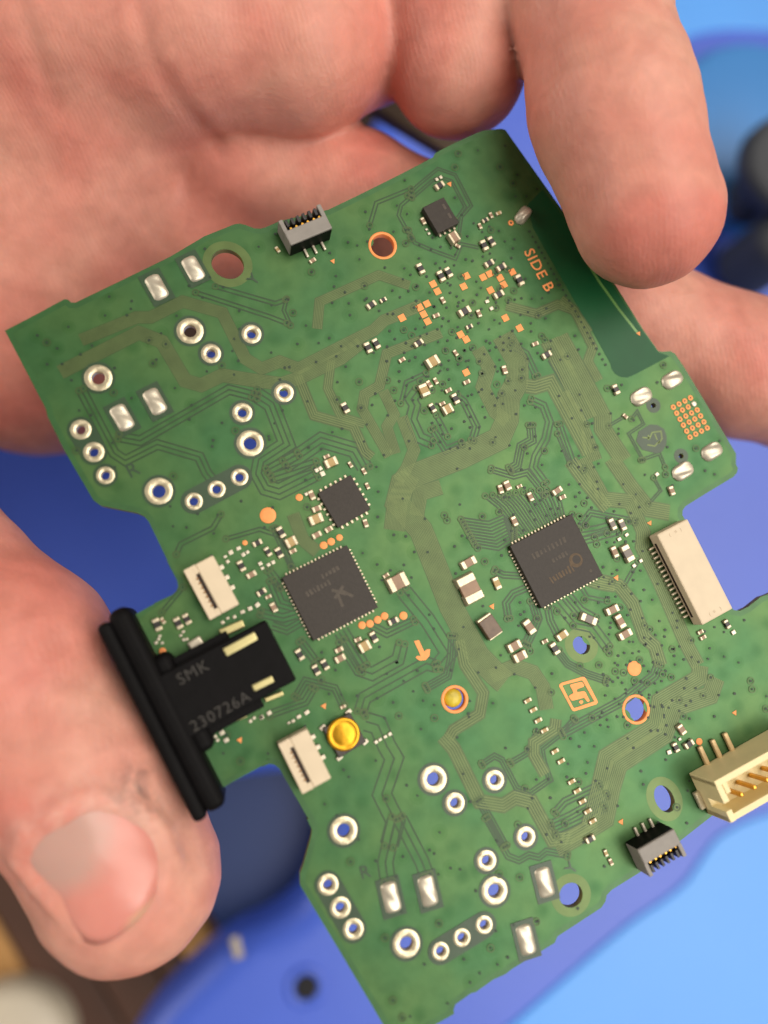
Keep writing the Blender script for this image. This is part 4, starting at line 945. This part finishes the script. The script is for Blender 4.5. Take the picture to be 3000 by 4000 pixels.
def build_hand():
    pts = [p for _, ch in CH for p in ch]
    lo = [min(p[i]-p[3] for p in pts)-2 for i in range(3)]; hi = [max(p[i]+p[3] for p in pts)+2 for i in range(3)]
    v, f = surface_nets(lo, hi, 0.75)
    me = bpy.data.meshes.new('hand'); me.from_pydata((v*S).tolist(), [], f.tolist()); me.update()
    me.polygons.foreach_set('use_smooth', [True]*len(me.polygons))
    base = np.array(pts[0][:3])
    h = link('hand', me, M_SKIN)
    tag(h, 'bare left hand gripping the green circuit board between thumb and curled fingers', 'hand')
    return h

def patch(name, outline, m, parent, rise, edge, n=16, shift=0.0):
    """closed pixel outline laid on the skin, highest in the middle"""
    cx = sum(p[0] for p in outline)/len(outline); cy = sum(p[1] for p in outline)/len(outline)
    dense_ = []
    for i in range(len(outline)):
        a, b = outline[i], outline[(i+1) % len(outline)]
        for t in range(4): dense_.append((a[0]+(b[0]-a[0])*t/4, a[1]+(b[1]-a[1])*t/4))
    k = len(dense_)
    for _ in range(3): dense_ = [((dense_[i-1][0]+2*dense_[i][0]+dense_[(i+1) % k][0])/4, (dense_[i-1][1]+2*dense_[i][1]+dense_[(i+1) % k][1])/4) for i in range(k)]
    vs, fs = [], []; R_ = 7
    pix, ups = [], []
    for r in range(R_+1):
        t = r/R_
        for p in dense_:
            pix.append((cx+(p[0]-cx)*t, cy+(p[1]-cy)*t)); ups.append((edge if r == R_ else edge+0.06+rise*(1-t**3))+shift)
    for p in dense_: pix.append(p); ups.append(-0.4)
    W, G = hits(pix); vs = [tuple(v) for v in W+G*np.array(ups)[:, None]]
    for r in range(R_+1):
        for i in range(k): j = (i+1) % k; fs.append((r*k+i, r*k+j, (r+1)*k+j, (r+1)*k+i))
    return link(name, mesh(name, vs, fs, True), m, parent)
def nail_material():
    m = bpy.data.materials.new('nail_plate'); m.use_nodes = True; nt = m.node_tree; b = nt.nodes['Principled BSDF']; L = nt.links
    tc = nt.nodes.new('ShaderNodeTexCoord'); W = hits([(215, 3270), (330, 3230), (640, 3640), (520, 3720)])[0]*S
    nz = nt.nodes.new('ShaderNodeTexNoise'); nz.inputs['Scale'].default_value = 260; nz.inputs['Detail'].default_value = 5; L.new(tc.outputs['Object'], nz.inputs['Vector'])
    def near(p, r0, r1):
        d = nt.nodes.new('ShaderNodeVectorMath'); d.operation = 'DISTANCE'; d.inputs[1].default_value = tuple(p); L.new(tc.outputs['Object'], d.inputs[0])
        ad = nt.nodes.new('ShaderNodeMath'); ad.operation = 'MULTIPLY_ADD'; L.new(nz.outputs['Fac'], ad.inputs[0]); ad.inputs[1].default_value = 0.0024; L.new(d.outputs['Value'], ad.inputs[2])
        r = nt.nodes.new('ShaderNodeMapRange'); r.inputs['From Min'].default_value = r0; r.inputs['From Max'].default_value = r1; r.inputs['To Min'].default_value = 1; r.inputs['To Max'].default_value = 0; r.interpolation_type = 'SMOOTHSTEP'
        L.new(ad.outputs[0], r.inputs['Value']); return r.outputs[0]
    def mix(f, a, c):
        x = nt.nodes.new('ShaderNodeMixRGB'); L.new(f, x.inputs[0])
        for i, v in ((1, a), (2, c)):
            if isinstance(v, tuple): x.inputs[i].default_value = (*v, 1)
            else: L.new(v, x.inputs[i])
        return x.outputs[0]
    c = mix(nz.outputs['Fac'], lin((206, 126, 114)), lin((214, 148, 134)))
    c = mix(near(W[0], 0.0048, 0.0084), c, lin((192, 152, 140)))
    c = mix(near(W[2], 0.0048, 0.0058), c, lin((214, 164, 138)))
    L.new(c, b.inputs['Base Color']); b.inputs['Roughness'].default_value = 0.30; b.inputs['Specular IOR Level'].default_value = 0.5
    b.inputs['Subsurface Weight'].default_value = 0.2; b.inputs['Subsurface Scale'].default_value = 0.001
    bp = nt.nodes.new('ShaderNodeBump'); bp.inputs['Strength'].default_value = 0.15; bp.inputs['Distance'].default_value = 0.0004; L.new(nz.outputs['Fac'], bp.inputs['Height']); L.new(bp.outputs[0], b.inputs['Normal'])
    return m
nail = patch('fingernail', tz((130,730),(230,620),(330,560),(470,470),(620,490),(740,540),(840,640),(875,760),(840,900),(770,1040),(670,1140),(570,1205),(480,1210),(400,1130),(310,980),(210,870),(140,800)), nail_material(), None, 0.26, 0.04)
w_, g_ = hits(FOLD)                          # soft folds of skin round the nail, grown into the hand's own surface
CH.append((0.8, [(*(w_[i]-g_[i]*0.40), 0.50) for i in range(len(FOLD))]))
hand = build_hand()
nail.parent = hand
